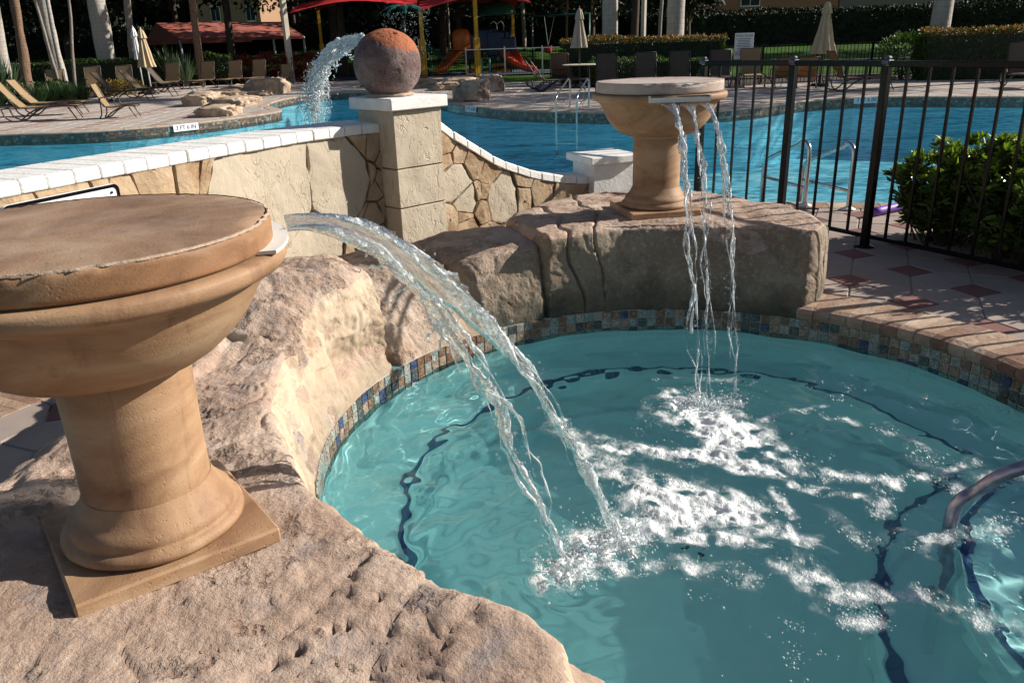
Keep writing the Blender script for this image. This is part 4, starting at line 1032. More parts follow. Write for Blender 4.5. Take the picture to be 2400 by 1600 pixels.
# ================================================================== FAR DECK FURNITURE
def sling_panel(x0, z0, x1, z1, w_, th=.008, n=6, sag=.015):
    V = []; F = []
    for i in range(n+1):
        t_ = i/n; x = x0+(x1-x0)*t_; z = z0+(z1-z0)*t_
        nx, nz = -(z1-z0), (x1-x0); L = math.hypot(nx, nz); nx /= L; nz /= L; s_ = -sag*math.sin(math.pi*t_)
        for y in (-w_/2, w_/2):
            for e in (0, th): V.append((x+nx*(s_+e), y, z+nz*(s_+e)))
    for i in range(n):
        b = i*4; F += [(b+1, b+3, b+7, b+5), (b, b+4, b+6, b+2), (b, b+1, b+5, b+4), (b+2, b+6, b+7, b+3)]
    F += [(0, 2, 3, 1), (n*4, n*4+1, n*4+3, n*4+2)]
    return V, F
def make_lounger(frame, sl, back=50, arms=False):
    """foot towards +x, origin on the ground under the hinge"""
    t = thing('sun_lounger' if not arms else 'deck_chair', 'x', 'sun lounger' if not arms else 'deck chair', (0, 0, 0))
    L = 1.28 if not arms else .82; H = .34; W = .62; b = rad(back); bl = .78 if not arms else .70
    bx, bz = -bl*math.cos(b), bl*math.sin(b)
    V, F = sling_panel(0, H, L-.03, H-.01, W-.06); obj('seat_sling', V, F, M[sl], t, local=True)
    V, F = sling_panel(bx, H+bz, 0, H+.005, W-.06, sag=.03); obj('back_sling', V, F, M[sl], t, local=True)
    f = MB()
    for y in (-W/2, W/2):
        f.tube(smooth_path([(bx, y, H+bz), (bx*.5, y, H+bz*.5-.02), (0, y, H), (L*.6, y, H+.005), (L-.02, y, H-.005), (L, y*.97, H-.02)], 4), .017, 7)
    f.tube([(bx, -W/2, H+bz), (bx, W/2, H+bz)], .014, 7); f.tube([(L, -W/2, H-.02), (L, W/2, H-.02)], .016, 7)
    f.tube(smooth_path([(bx*.12, -W/2, H+bz*.12), (bx*.12-.04, 0, H+bz*.12-.06), (bx*.12, W/2, H+bz*.12)], 4), .012, 6)
    f.tube(smooth_path([(bx*.35, -W/2, H+bz*.35), (bx*.35-.05, 0, H+bz*.35-.04), (bx*.35, W/2, H+bz*.35)], 4), .012, 6)
    f.build('frame', M[frame], t, smooth=True, local=True)
    for y in (-W/2, W/2):
        MB().tube(smooth_path([(-.42, y, H-.02) if not arms else (-.10, y, H+.25), (-.36, y, .12) if not arms else (-.13, y, .15), (-.20, y, .02), (-.04, y, .03), (.16, y, .18), (.42, y, H-.02)], 4), .019, 7).build('rear_leg', M[frame], t, smooth=True, local=True)
        MB().tube([(L-.18, y*.98, H-.03), (L-.02, y*.98, .0)], [.018, .014], 7).build('front_leg', M[frame], t, smooth=True, local=True)
        if arms: MB().tube(smooth_path([(-.12, y*1.08, H+.24), (.02, y*1.08, H+.27), (.24, y*1.08, H+.25), (.28, y*1.04, H+.1), (.33, y, H)], 4), .017, 7).build('armrest', M[frame], t, smooth=True, local=True)
    if not arms: MB().tube([(-.42, -W/2, H-.02), (-.42, W/2, H-.02)], .014, 6).build('crossbar', M[frame], t, smooth=True, local=True)
    return t
protos = {}
def put_lounger(key, xy, heading, label, group):
    if key not in protos:
        protos[key] = make_lounger(*key); o = protos[key]
    else: o = copy_tree(protos[key])
    o.location = (xy[0], xy[1], 0); o.rotation_euler = (0, 0, rad(heading)); o.scale = (.86,)*3 if key in (AT, OR, DA) else (1, 1, 1); o['label'] = label; o['group'] = group
    return o
G1 = 'loungers on the far left deck'; G2 = 'loungers across the pool on the right deck'
BT = ('brown_metal', 'sling_tan', 52, False); BU = ('brown_metal', 'sling_tan', 70, False); AT = ('brown_metal', 'sling_tan', 66, True); DK = ('dark_metal', 'sling_dark', 52, False)
DU = ('dark_metal', 'sling_dark', 72, False); DA = ('dark_metal', 'sling_dark', 70, True); OR = ('brown_metal', 'sling_orange', 66, True); OL = ('brown_metal', 'sling_orange', 60, False)
def g(px, py): return gz(px, py)[:2]
put_lounger(BT, g(62, 284), 14, 'tan lounger nearest the pool edge at far left, its foot toward the pool', G1)
put_lounger(BT, g(88, 271), 10, 'tan lounger just behind the one nearest the pool at far left', G1)
put_lounger(BT, (-13.9, 20.0), 14, 'tan lounger cut by the left picture edge, only its foot showing', G1)
put_lounger(AT, g(258, 277), 12, 'short tan armchair lounger standing alone in front of the dark loungers', 'armchair loungers of the pool deck')
put_lounger(DK, g(268, 238), 5, 'shaded brown lounger behind the lone armchair lounger, leftmost of three', G1)
put_lounger(DK, g(330, 229), 3, 'shaded brown lounger in the middle of three side by side', G1)
put_lounger(DK, g(385, 216), 2, 'shaded brown lounger beneath the closed beige umbrella', G1)
put_lounger(BU, g(224, 222), -80, 'tan upright lounger mostly hidden behind the leftmost shaded lounger', G1)
put_lounger(BU, g(297, 219), -80, 'tan upright lounger hidden behind the middle shaded lounger', G1)
put_lounger(BU, g(140, 238), -70, 'tan lounger half hidden in the grasses by the thin palm stems', G1)
put_lounger(BU, g(407, 210), -92, 'tan upright lounger facing the pool just right of the closed beige umbrella', G1)
put_lounger(BU, g(489, 205), -95, 'tan upright lounger facing the pool in front of the brown palm trunk', G1)
put_lounger(BU, g(553, 202), -95, 'tan upright lounger facing the pool beside the first crimson bush', G1)
put_lounger(BU, g(609, 199), -95, 'tan upright lounger facing the pool between two crimson bushes', G1)
put_lounger(AT, g(673, 197), -95, 'shaded armchair lounger below the square cream pole', 'armchair loungers of the pool deck')
put_lounger(AT, g(733, 196), -95, 'shaded armchair lounger behind the splash of the stone ball', 'armchair loungers of the pool deck')
put_lounger(DK, g(1278, 214), -2, 'dark lounger with a striped towel on its back, left of the far ladder', G2)
put_lounger(DK, g(1262, 208), 2, 'dark lounger just behind the one with the striped towel', G2)
put_lounger(DU, g(1312, 205), 80, 'dark lounger seen from behind, left of the far ladder rails', G2)
put_lounger(DA, g(1340, 195), -75, 'dark chair behind the round table under the grey closed umbrella', 'dark chairs round the far table')
put_lounger(DU, g(1385, 192), -80, 'tall-backed dark lounger right of the grey closed umbrella', G2)
put_lounger(DU, g(1422, 216), -92, 'dark lounger facing the pool left of the farther pedestal lid', G2)
put_lounger(DU, g(1512, 213), -95, 'dark lounger directly behind the farther pedestal lid', G2)
put_lounger(DU, g(1592, 208), -95, 'dark tall-backed lounger behind the right part of the farther pedestal lid', G2)
put_lounger(DU, g(1686, 206), -98, 'dark lounger seen between the first two bars of the near fence', G2)
put_lounger(BU, g(1757, 199), -100, 'tan lounger in front of the pool rules sign', G2)
put_lounger(OR, g(1832, 206), 95, 'amber armchair seen from behind with sun glowing through, left of the middle fence post', 'amber armchairs seen from behind')
put_lounger(OR, g(1888, 206), 78, 'amber armchair seen from behind, directly right of the middle fence post', 'amber armchairs seen from behind')
put_lounger(OL, g(1972, 213), -2, 'amber lounger in profile with its foot pointing right, below the beige closed umbrella', G2)
put_lounger(DU, g(2385, 203), -100, 'dark lounger at the right picture edge under the copper-topped hedge', G2)
tw = gz(1278, 214); 
V, F = sling_panel(-.50, .34+.63, -.03, .39, .20, .006, 8); V = np.array(V)+np.array([tw[0], tw[1]-.12, .012])
o = obj('towel', V, F, M['towel_w'], smooth=False); o.data.materials.append(M['towel_b']); o.data.polygons.foreach_set('material_index', np.array([1 if (i//4) in (2, 3, 5) else 0 for i in range(len(o.data.polygons))], np.int32))
tag(o, 'white and blue striped towel draped over the back of a dark lounger', 'towel')
# round table
tb_ = gz(1358, 207); t = thing('round_table', 'round patio table with a pale edge standing under the grey closed umbrella', 'table', (tb_[0], tb_[1], 0))
MB().lathe([(.001, .715), (.55, .715), (.56, .725), (.56, .74), (.55, .745), (.001, .745)], tb_*np.array([1, 1, 0]), 40).build('tabletop', M['concrete_pole'], t, smooth=False)
for k in range(4):
    a = rad(45+90*k); MB().tube([(tb_[0]+.45*math.cos(a), tb_[1]+.45*math.sin(a), 0), (tb_[0]+.40*math.cos(a), tb_[1]+.40*math.sin(a), .71)], .018, 6).build('leg', M['dark_metal'], t)

def umbrella(label, c, H_, zb, rb, rt, m, polem, topflap=True):
    t = thing('closed_umbrella', label, 'umbrella', (c[0], c[1], 0), 'closed umbrellas on the deck')
    MB().tube([(c[0], c[1], 0), (c[0], c[1], H_)], .024, 10).build('pole', M[polem], t, smooth=True)
    MB().lathe([(.001, .0), (.26, .0), (.27, .03), (.22, .07), (.05, .10), (.04, .3), (.001, .3)], (c[0], c[1], 0.005), 24).build('base', M['dark_metal'], t, smooth=True)
    prof = [(rb*.96, zb-.015)]+[(rb+(rt-rb)*t_**.85, zb+(H_-.10-zb)*t_) for t_ in np.linspace(0, 1, 16)]
    MB().lathe(prof, (c[0], c[1], 0), 96, wob=lambda a, z: 1+.16*math.sin(a*8+z*.8)+.06*math.sin(a*19+z*3)+.03*math.sin(z*9+a)).build('canopy', M[m], t, smooth=True)
    MB().lathe([(rt*2.3, H_-.32), (rt*1.9, H_-.2), (rt*1.25, H_-.06), (.02, H_+.01)], (c[0], c[1], 0), 48, wob=lambda a, z: 1+.14*math.sin(a*8)).build('top_flap', M[m], t, smooth=True)
    MB().lathe([(.02, H_), (.03, H_+.03), (.001, H_+.08)], (c[0], c[1], 0), 10).build('finial', M[polem], t, smooth=True)
    return t
u1 = g(357, 222); umbrella('beige closed umbrella on the far left deck beside the slim white one', u1, 2.36, 1.02, .30, .07, 'canvas', 'white_metal')
u1b = g(341, 221); t = umbrella('slim white closed umbrella standing just left of the beige one', (u1b[0]-.15, u1b[1]+.3), 2.45, 1.3, .13, .05, 'white_metal', 'white_metal')
u2 = g(1358, 207); umbrella('grey-beige closed umbrella rising from the round patio table', u2, 2.42, 1.26, .25, .06, 'canvas_grey', 'dark_metal')
u3 = at(1921, 200, 24.6); umbrella('beige closed umbrella behind the near fence, in front of the lawn', (u3[0], u3[1]), 2.30, .92, .33, .06, 'canvas', 'dark_metal')

# far deck bricks near the pool edge
bv = []; bf = []; bmi = []
def brick_field(x0, x1, y0, y1, rz, patt):
    ca, sa = math.cos(rz), math.sin(rz); bw, bh_ = .42, .22; cs = []; ij = []
    nx = int((x1-x0)/bw)+2; ny_ = int((y1-y0)/bh_)+2
    for j in range(ny_):
        for i in range(nx):
            cs.append((x0+i*bw+(j % 2)*bw/2*0, y0+j*bh_)); ij.append((i, j))
    cs = np.array(cs); ctr = np.array([(x0+x1)/2, (y0+y1)/2]); q = (cs-ctr)@np.array([[ca, sa], [-sa, ca]])+ctr
    ok = ~in_poly(q, POOL) & in_poly(q, deck_out) & (q[:, 1] > 14.5)
    for (cx, cy), (i, j), k in zip(q, ij, ok):
        if not k: continue
        dmin = np.abs(ALLP-np.array([cx, cy])).sum(1).min()
        if dmin < .36: continue
        if np.linalg.norm(ALLP-np.array([cx, cy]), axis=1).min() < .42 and False: continue
        b = len(bv); zt = .0+RNG.uniform(-.002, .002); w2, h2 = bw/2-.006, bh_/2-.005
        for dx, dy, z in ((-w2, -h2, -.01), (w2, -h2, -.01), (w2, h2, -.01), (-w2, h2, -.01), (-w2+.006, -h2+.006, zt), (w2-.006, -h2+.006, zt), (w2-.006, h2-.006, zt), (-w2+.006, h2-.006, zt)):
            bv.append((cx+dx*ca-dy*sa, cy+dx*sa+dy*ca, z))
        for f in ((4, 5, 6, 7), (0, 1, 5, 4), (1, 2, 6, 5), (2, 3, 7, 6), (3, 0, 4, 7)): bf.append(tuple(b+x for x in f)); bmi.append(patt(i, j))
def pat_l(i, j): return 1 if (i % 4 == 0 and j % 3 != 2) or (i % 4 == 1 and j % 6 == 1) else 0
brick_field(-22, -5, 15, 41, rad(4), pat_l)
brick_field(-7, 4, 18, 33.2, rad(-6), lambda i, j: 1 if (i+j*2) % 5 == 0 and j % 2 == 0 else 0)
brick_field(3, 22, 17, 27, rad(-3), lambda i, j: 1 if (i % 5 == 0 and j % 2 == 0) else 0)
o = obj('brick', bv, bf, M['paver_far'], deck, kind='stuff'); o.data.materials.append(M['paver_pink']); o.data.polygons.foreach_set('material_index', np.array(bmi, np.int32))

# far rocks
def blob(name, label, c, size, seed, m='rock_far', rz=0, sub=5, parent=None, group=None):
    bm = bmesh.new(); bmesh.ops.create_icosphere(bm, subdivisions=sub, radius=1)
    V = np.array([v.co[:] for v in bm.verts]); F = [tuple(v.index for v in f.verts) for f in bm.faces]; bm.free()
    N = V.copy(); V = np.sign(V)*np.abs(V)**.62
    r = 1+.22*fbm(N*1.4+seed, 3, seed)+.20*(ridged(N*2.0+seed, 3, seed+3)-1.2)+.05*fbm(N*7, 4, seed)
    V = V*r[:, None]*np.array(size)/2; V[:, 2] = np.maximum(V[:, 2]+size[2]*.22, -.05)
    R = np.array([[math.cos(rz), -math.sin(rz), 0], [math.sin(rz), math.cos(rz), 0], [0, 0, 1]])
    o = obj(name, V@R.T+np.array([c[0], c[1], 0]), F, M[m], parent, smooth=True)
    return tag(o, label, 'rock', group)
FR = 'sandstone rocks on the left pool edge'; FR2 = 'rocks beyond the stone ball'
def rk(px, py, wpx, hm, dm, label, seed, grp, rz=0, m='rock_far'):
    p = gz(px, py); L = wpx*p[1]/1867*1.05; return blob('rock', label, (p[0], p[1]+dm*.35), (L, dm, hm), seed, m, rz, group=grp)
rk(500, 274, 92, .34, 1.1, 'flat-topped orange rock nearest the water on the left pool edge', 1, FR)
rk(470, 248, 80, .44, 1.4, 'orange rock behind the flat-topped one on the left pool edge', 2, FR)
rk(540, 250, 90, .36, 2.0, 'sandy sloping rock right of the flat-topped one on the left pool edge', 3, FR)
rk(505, 233, 110, .34, 1.5, 'long pale rock toward the loungers on the left pool edge', 4, FR)
rk(560, 221, 70, .42, 1.4, 'pale rock in the middle of the left pool edge', 5, FR)
rk(592, 226, 60, .2, .9, 'small low pale rock by the water on the left pool edge', 6, FR)
rk(618, 222, 74, .72, 2.0, 'steep pale rock at the far end of the left pool edge group', 7, FR)
rk(1106, 238, 72, .74, 1.5, 'big shaded brown rock at the water right of the stone ball', 8, FR2, m='rock')
rk(1150, 216, 56, .72, 1.6, 'blocky brown rock with a lit top behind the big shaded one', 9, FR2, m='rock')
rk(1075, 208, 90, .5, 1.6, 'jagged rock with bright lit patches behind the stone ball pillar', 10, FR2)
rk(1020, 205, 110, .42, 1.6, 'long low rock right beside the stone ball', 11, FR2)
rk(1050, 212, 60, .35, 1.2, 'small sunlit slab in front of the long low rock', 12, FR2)

# depth markers with lettering
def text_mesh(s_, size, m, ext=.001):
    cu = bpy.data.curves.new('lettering', 'FONT'); cu.body = s_; cu.size = size; cu.extrude = ext; cu.align_x = 'CENTER'; cu.align_y = 'CENTER'; cu.resolution_u = 3
    o = bpy.data.objects.new('tmp', cu); COL.objects.link(o); dg = bpy.context.evaluated_depsgraph_get(); me = bpy.data.meshes.new_from_object(o.evaluated_get(dg)); me.name = 'lettering'
    bpy.data.objects.remove(o); me.materials.clear(); me.materials.append(m); return me
def plate(name, label, cat, c, d, w_, h_, s_, ts, tilt=0, group=None, m='sign_white'):
    """upright board at c whose face looks along -d rotated"""
    rz = math.atan2(d[1], d[0])+math.pi/2
    t = thing(name, label, cat, c, group, rz)
    MB().box((0, 0, 0), (w_, .012, h_), bevel=.003).build('plate', M[m], t, local=True)
    lines = s_ if isinstance(s_, list) else [(s_, 0, ts)]
    for txt, zz, sz in lines:
        o = bpy.data.objects.new('lettering', text_mesh(txt, sz, M['text_black'])); COL.objects.link(o); o.parent = t; o.location = (0, -.0085, zz); o.rotation_euler = (math.pi/2, 0, 0)
    return t
DG = 'pool depth markers'
def marker(px, py, label):
    p = gz(px, py, -.08); q = np.array([p[0], p[1]]); i = np.linalg.norm(LT-q, axis=1).argmin(); a = LT[i]; tg = LT[(i+3) % len(LT)]-LT[i-3]; tg /= np.linalg.norm(tg); nr = np.array([tg[1], -tg[0]])
    b = a+nr*.03
    plate('depth_marker', label, 'depth marker', (b[0], b[1], -.075), (-nr[0], -nr[1]) if False else (nr[0], nr[1]), .62, .155, '3 FT 6 IN', .128, group=DG)
marker(431, 299, 'white depth marker reading 3 FT 6 IN on the sunny left pool edge')
marker(1093, 257, 'shaded depth marker on the pool edge right of the pillar')
marker(2064, 239, 'white depth marker on the far pool edge behind the right fence post')
# pool rules sign on the far fence
s_ = at(1741, 144, 26.9)
plate('rules_sign', 'white sign headed POOL RULES hanging on the far black fence', 'sign', (s_[0], s_[1], 1.52-.38), (0, -1), .60, .78,
      [('POOL RULES', .31, .095)], 0)
rs = [o for o in COL.objects if o.name.startswith('rules_sign')][0]
ln = MB()
for k in range(11): ln.box((RNG.uniform(-.04, .02), -.0075, .22-k*.048), (RNG.uniform(.36, .5), .002, .014))
ln.build('text_lines', M['text_black'], rs, local=True)

# far fences
def far_fence(label, pts, h, m='black_metal', group='black picket fences round the pool deck', step=.115, railm=None, nrail=2, pw=.016):
    pts = [np.array(p, float) for p in pts]; t = thing('picket_fence', label, 'fence', (*pts[0], 0), group)
    pk = MB(); cnt = 0; pm = MB().box((0, 0, h/2), (pw, pw, h)).mesh('picket', M[m]); pstm = MB().box((0, 0, (h+.06)/2), (.06, .06, h+.06)).mesh('post', M[railm or m])
    for a, b in zip(pts[:-1], pts[1:]):
        e = b-a; L = np.linalg.norm(e); rz = math.atan2(e[1], e[0]); c = (a+b)/2
        for z in ((h-.03, .14) if nrail == 2 else (h-.03, h-.2, .14)): MB().box((c[0], c[1], z), (L-.06, .035, .035), rz).build('rail', M[railm or m], t)
        n_ = max(1, round(L/1.83))
        for k in range(n_): p = a+e*k/n_; share('post', pstm, (p[0], p[1], 0), rz, t)
        m_ = int(L/step)
        for k in range(1, m_):
            p = a+e*k/m_; cnt += 1
            if cnt < 280: share('picket', pm, (p[0], p[1], -.0), rz, t)
            else: pk.box((p[0], p[1], h/2), (pw, pw, h), rz)
    share('post', pstm, (pts[-1][0], pts[-1][1], 0), 0, t)
    if pk.v: pk.build('picket', M[m], t, kind='stuff')
    return t
far_fence('black picket fence on the lawn edge beyond the amber loungers', [(6.6, 27.1), (13.6, 27.0), (24, 26.9)], 1.13)
far_fence('black picket fence in front of the playground', [(-14.2, 41.4), (-6.4, 41.2), (-5.2, 38.8), (-1.7, 39.1)], 1.2)
far_fence('playground fence with light steel posts and top rail right of the yellow post', [(-1.7, 39.1), (.1, 38.7), (5.2, 37.6)], 1.22, railm='steel', step=.13)
far_fence('dark picket fence running behind the left hedge', [(-26, 40.5), (-18, 41.2), (-14.3, 41.4)], 1.25)

# ================================================================== PLANTING, TREES, PLAYGROUND, HOUSES
def box_points(r, n, c, size, rz=0, shell=.35):
    """points in the outer shell of a box with a soft wavy outline"""
    P_ = r.uniform(-.5, .5, (n, 3)); ax = r.randint(0, 3, n); k = r.uniform(0, 1, n) < .8; sg = np.where(r.uniform(0, 1, n) < .5, -.5, .5)
    low = (ax == 2); sg = np.where(low, .5, sg)
    for a in range(3): m = k & (ax == a); P_[m, a] = sg[m]*(1-shell*r.uniform(0, 1, m.sum())**2*.3)
    N = np.zeros((n, 3)); 
    for a in range(3): m = (ax == a); N[m, a] = sg[m]*2
    P_[:, 2] += .5; Q = P_*np.array(size); Q += fbm(Q*1.1+c[0], 3, 5)[:, None]*N*.16
    ca, sa = math.cos(rz), math.sin(rz); R = np.array([[ca, -sa, 0], [sa, ca, 0], [0, 0, 1]])
    return Q@R.T+np.array(c), N@R.T
def hedge(label, a, b, depth, h, n, leaf, m, seed, tip=None, z0=0, kindname='hedge', group=None, core='leaf_ficus'):
    a = np.array(a, float); b = np.array(b, float); e = b-a; L = np.linalg.norm(e); rz = math.atan2(e[1], e[0]); c = (a+b)/2; r = np.random.RandomState(seed)
    t = thing('hedge', label, kindname, (c[0], c[1], z0), group)
    P_, N = box_points(r, n, (c[0], c[1], z0), (L, depth, h), rz)
    leaves('foliage', P_, N, leaf, M[m], t, .5, seed=seed)
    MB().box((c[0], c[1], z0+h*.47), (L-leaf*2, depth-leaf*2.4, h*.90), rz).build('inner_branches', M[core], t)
    if tip:
        k = n//3; P2 = np.c_[r.uniform(-.5, .5, k)*L, r.uniform(-.5, .5, k)*depth, h+r.uniform(-.10, .06, k)]; P2[:, 2] += fbm(P2*1.1+c[0], 3, 5)*.1
        ca, sa = math.cos(rz), math.sin(rz); P2 = P2@np.array([[ca, -sa, 0], [sa, ca, 0], [0, 0, 1]]).T+np.array([c[0], c[1], z0])
        leaves('tip_leaves', P2, np.tile([0, 0, 1.], (k, 1)), leaf, M[tip], t, .5, seed=seed+1)
    return t
def at0(px, Y, z=0): q = at(px, 300, Y); return (q[0], q[1])
HG = 'clipped hedges of the pool garden'
hedge('copper-topped hedge behind the dark loungers, right of the grey umbrella', at0(1322, 30.5), at0(1690, 29.2), 1.3, 1.43, 9000, .085, 'leaf_hedge', 1, 'leaf_copper', group=HG)
hedge('low green clipped hedge in front of the copper-topped hedge', at0(1385, 28.3), at0(1640, 27.9), 1.0, .80, 6000, .07, 'leaf_hedge', 2, group=HG)
hedge('copper-topped hedge at the right picture edge behind the near fence', at0(2128, 26.2), at0(2600, 24.8), 1.3, 1.38, 11000, .08, 'leaf_hedge', 3, 'leaf_copper', group=HG)
hedge('leafy green hedge behind the left loungers, below the palm trunks', (-24.0, 37.4), (-15.6, 39.4), 1.2, 1.25, 9000, .10, 'leaf_hedge', 4, group=HG)
hedge('clipped dark hedge between the brown palm trunk and the first crimson bush', at0(500, 40.2), at0(572, 40.2), 1.2, 1.3, 2500, .10, 'leaf_hedge', 5, group=HG)
hedge('loose low planting at far left beside the pool deck', (-19.5, 27.0), (-15.2, 29.5), 1.4, .55, 4000, .09, 'leaf_hedge', 6, group=HG)
flat('planting_bed', [[(-30, 27), (-15.9, 27), (-15.2, 30.5), (-16.0, 36), (-14.8, 39.2), (-6.1, 39.6), (-6.1, 41.9), (-30, 41.9)]], .002, M['mulch'])
flat('planting_bed', [[(3, 27.4), (16, 26.9), (30, 26.9), (30, 26.99), (3.0, 33), (2.2, 32.8)]], .003, M['mulch'])
flat('playground_surface', [[(-11, 40.2), (8, 40.2), (8, 48), (-11, 48)]], .02, M['rubber'])
def bush(label, c, rx, rz_, n, leaf, m, seed, cat='bush', name='bush', group=None, upright=.6):
    r = np.random.RandomState(seed); t = thing(name, label, cat, (c[0], c[1], 0), group)
    d = r.normal(0, 1, (n, 3)); d /= np.linalg.norm(d, axis=1)[:, None]; q = r.uniform(.55, 1, n)[:, None]
    P_ = d*q*np.array([rx, rx, rz_/2])*(1+.25*fbm(d*2+seed, 2, seed))[:, None]+np.array([c[0], c[1], rz_/2]); P_[:, 2] = np.maximum(P_[:, 2], .04)
    N = d.copy(); N[:, 2] += upright
    leaves('foliage', P_, N, leaf, M[m], t, .4, seed=seed, jitter=.5)
    st = MB()
    for k in range(6):
        a = k*1.05; st.tube([(c[0], c[1], 0), (c[0]+rx*.6*math.cos(a), c[1]+rx*.6*math.sin(a), rz_*.8)], [.02, .008], 5)
    st.build('stem', M['bark_dark'], t)
    return t
RG = 'crimson-leaved bushes along the left fence'
for px, w_, h, lb in ((590, .75, 1.35, 'crimson bush behind two tan loungers, leftmost of its row'), (646, .72, 1.42, 'crimson bush just left of the square cream pole'), (700, .70, 1.45, 'crimson bush just right of the square cream pole'), (752, .6, 1.3, 'crimson bush behind the jet of the stone ball')):
    c = at0(px, 40.3); bush(lb, c, w_*.80, h*.95, 1000, .12, 'leaf_red', px, group=RG)
YG = 'low flowering bushes between loungers'
for px, Y, lb in ((268, 32.5, 'yellow-flecked low bush between the shaded loungers'), (322, 33, 'yellow-flecked low bush right of the middle shaded lounger')):
    bush(lb, at0(px, Y), .55, .6, 900, .08, 'leaf_yellow', px, group=YG)
bush('loose flowering shrub with an orange bloom by the right copper-topped hedge', at0(2095, 26.3), .75, 1.5, 2200, .09, 'leaf_hedge', 77)
def spiky(label, c, n, L, m, seed, width=.035, group=None, cat='plant', name='spiky_plant', up=1.0):
    r = np.random.RandomState(seed); t = thing(name, label, cat, (c[0], c[1], 0), group); b = MB()
    for k in range(n):
        a = r.uniform(0, 2*math.pi); lean = r.uniform(.15, 1.0)*(2-up); l = L*r.uniform(.6, 1.1); u = np.array([math.cos(a), math.sin(a), 0]); s_ = np.array([-math.sin(a), math.cos(a), 0])
        p0 = np.array([c[0], c[1], .02])+u*.06; V = []
        for f in (0, .35, .7, 1): p = p0+u*l*f*lean*.6+np.array([0, 0, l*(f-.25*f*f*lean)]); w_ = width*(1-f)**.7*(1 if f else .8)+.001; V += [p-s_*w_, p+s_*w_]
        b.add(V, [(0, 1, 3, 2), (2, 3, 5, 4), (4, 5, 7, 6)])
    b.build('blades', M[m], t); return t
SG = 'spiky plants among the palms'
spiky('spiky agave cluster around the foot of the fat grey palm trunk', at0(255, 39.2), 60, 1.5, 'leaf_spike', 1, .05, SG)
spiky('tall dark flax clump left of the brown palm trunk', at0(425, 39.0), 110, 2.0, 'leaf_spike', 2, .035, SG)
spiky('second flax clump right behind the tan lounger row', at0(455, 38.6), 80, 1.6, 'leaf_spike', 6, .03, SG)
spiky('spiky dark plants at the left picture edge', at0(15, 33), 90, 1.7, 'leaf_spike', 3, .045, SG)
spiky('spiky clump at the foot of the brown textured palm trunk', at0(45, 34.5), 80, 1.6, 'leaf_spike', 4, .04, SG)
for i, (px, Y, lb) in enumerate(((105, 26.5, 'dark fine grass clump left of the thin palm stems'), (140, 27.0, 'dark fine grass clump at the foot of the thin palm stems'), (178, 27.2, 'dark fine grass clump behind the lone armchair lounger'), (208, 27.8, 'dark fine grass clump near the shaded loungers'))):
    spiky(lb, at0(px, Y), 420, .75, 'grass_tuft', 20+i, .012, 'dark grass clumps', 'grass clump', 'grass_clump', .9)

def trunk(parent, pts, rr, m, wob=.03, seed=0, n=16):
    V = []; F = []; sp3 = smooth_path(pts, 10); N_ = len(sp3); rs_ = np.interp(np.linspace(0, 1, N_), np.linspace(0, 1, len(rr)), rr)
    b = MB().tube(sp3, rs_, n); q = np.array(b.v); q2 = q+fbm(q*np.array([3, 3, 1.2]), 3, seed)[:, None]*wob*np.array([1, 1, 0]); b.v = [tuple(x) for x in q2]
    return b.build('trunk', m, parent, smooth=True)
def frond_mesh(L=3.2, n=26, m='leaf_palm', droop=1.0):
    V = []; F = []
    ctr = [np.array([L*math.sin(t_*1.15*droop+.25)*t_**.15*t_, 0, L*(.55*t_-1.0*droop*t_*t_)]) for t_ in np.linspace(0, 1, n)]
    b = MB(); b.tube(ctr, np.linspace(.03, .004, n), 5)
    for i in range(3, n):
        l = .62*math.sin(math.pi*(i/n)**.8)+.12; c = ctr[i]
        for sg in (-1, 1):
            for o in (0, .5):
                p = c+(ctr[min(i+1, n-1)]-c)*o; e = p+np.array([.35*l, sg*l*.8, -.5*l]); w_ = np.array([.028, 0, .012])
                k = len(b.v); b.v += [tuple(p-w_), tuple(p+w_), tuple(e)]; b.f += [(k, k+1, k+2)]
    return b.mesh('frond', M[m])
FRD = frond_mesh(); FRS = frond_mesh(1.6, 18, droop=.8)
def palm(label, base, top, r0, r1, m, H=9.5, group='palm trees round the pool', thin=False, seed=0, name='palm_tree', small=False, bulge=1.0, crown=True):
    """base and top are points of the visible trunk; the trunk goes on upward on the same line"""
    base = np.array(base, float); top = np.array(top, float); d = (top-base)/(top[2]-base[2]); P_ = [base, base+d*H*.33, base+d*H*.66+np.array([.05, 0, 0]), base+d*H]
    t = thing(name, label, 'palm tree', tuple(base), group)
    trunk(t, P_, [r0*1.12, r0*bulge, (r0+r1)/2*bulge, r1*1.05, r1*.8], M[m], .03 if not thin else .008, seed, 20 if not thin else 10)
    if not crown: return t
    r = np.random.RandomState(seed); tp = P_[-1]
    for k in range(15 if not thin else 9):
        o = bpy.data.objects.new('frond', FRS if small or thin else FRD); COL.objects.link(o); o.parent = t; o.location = Vector(tp-base); o.rotation_euler = (r.uniform(-.2, .2), r.uniform(-.7, .35), k*2.4+r.uniform(-.2, .2))
    return t
def pb(px, Y, z=0): q = at(px, 300, Y); return np.array([q[0]+0*z, q[1], 0])
def px_trunk(px0, y0, px1, y1, Y, base_z=-.05):
    """trunk seen from (px0,y0) at the top of the picture down to (px1,y1), at distance Y; extended to the ground"""
    a = at(px1, y1, Y); b = at(px0, y0, Y); d = (b-a)/(b[2]-a[2]); g0 = a+d*(base_z-a[2]); return g0, b
PG = 'tall palms round the pool'
def P_in(px0, y0, px1, y1, Y, w_px, m, label, seed, **k):
    z = float(ground_z(0, Y)) if Y > 42 else 0
    g0, b = px_trunk(px0, y0, px1, y1, Y, z); r = w_px/2*Y/1867; return palm(label, g0, b, r*1.05, r*.85, m, seed=seed, **k)
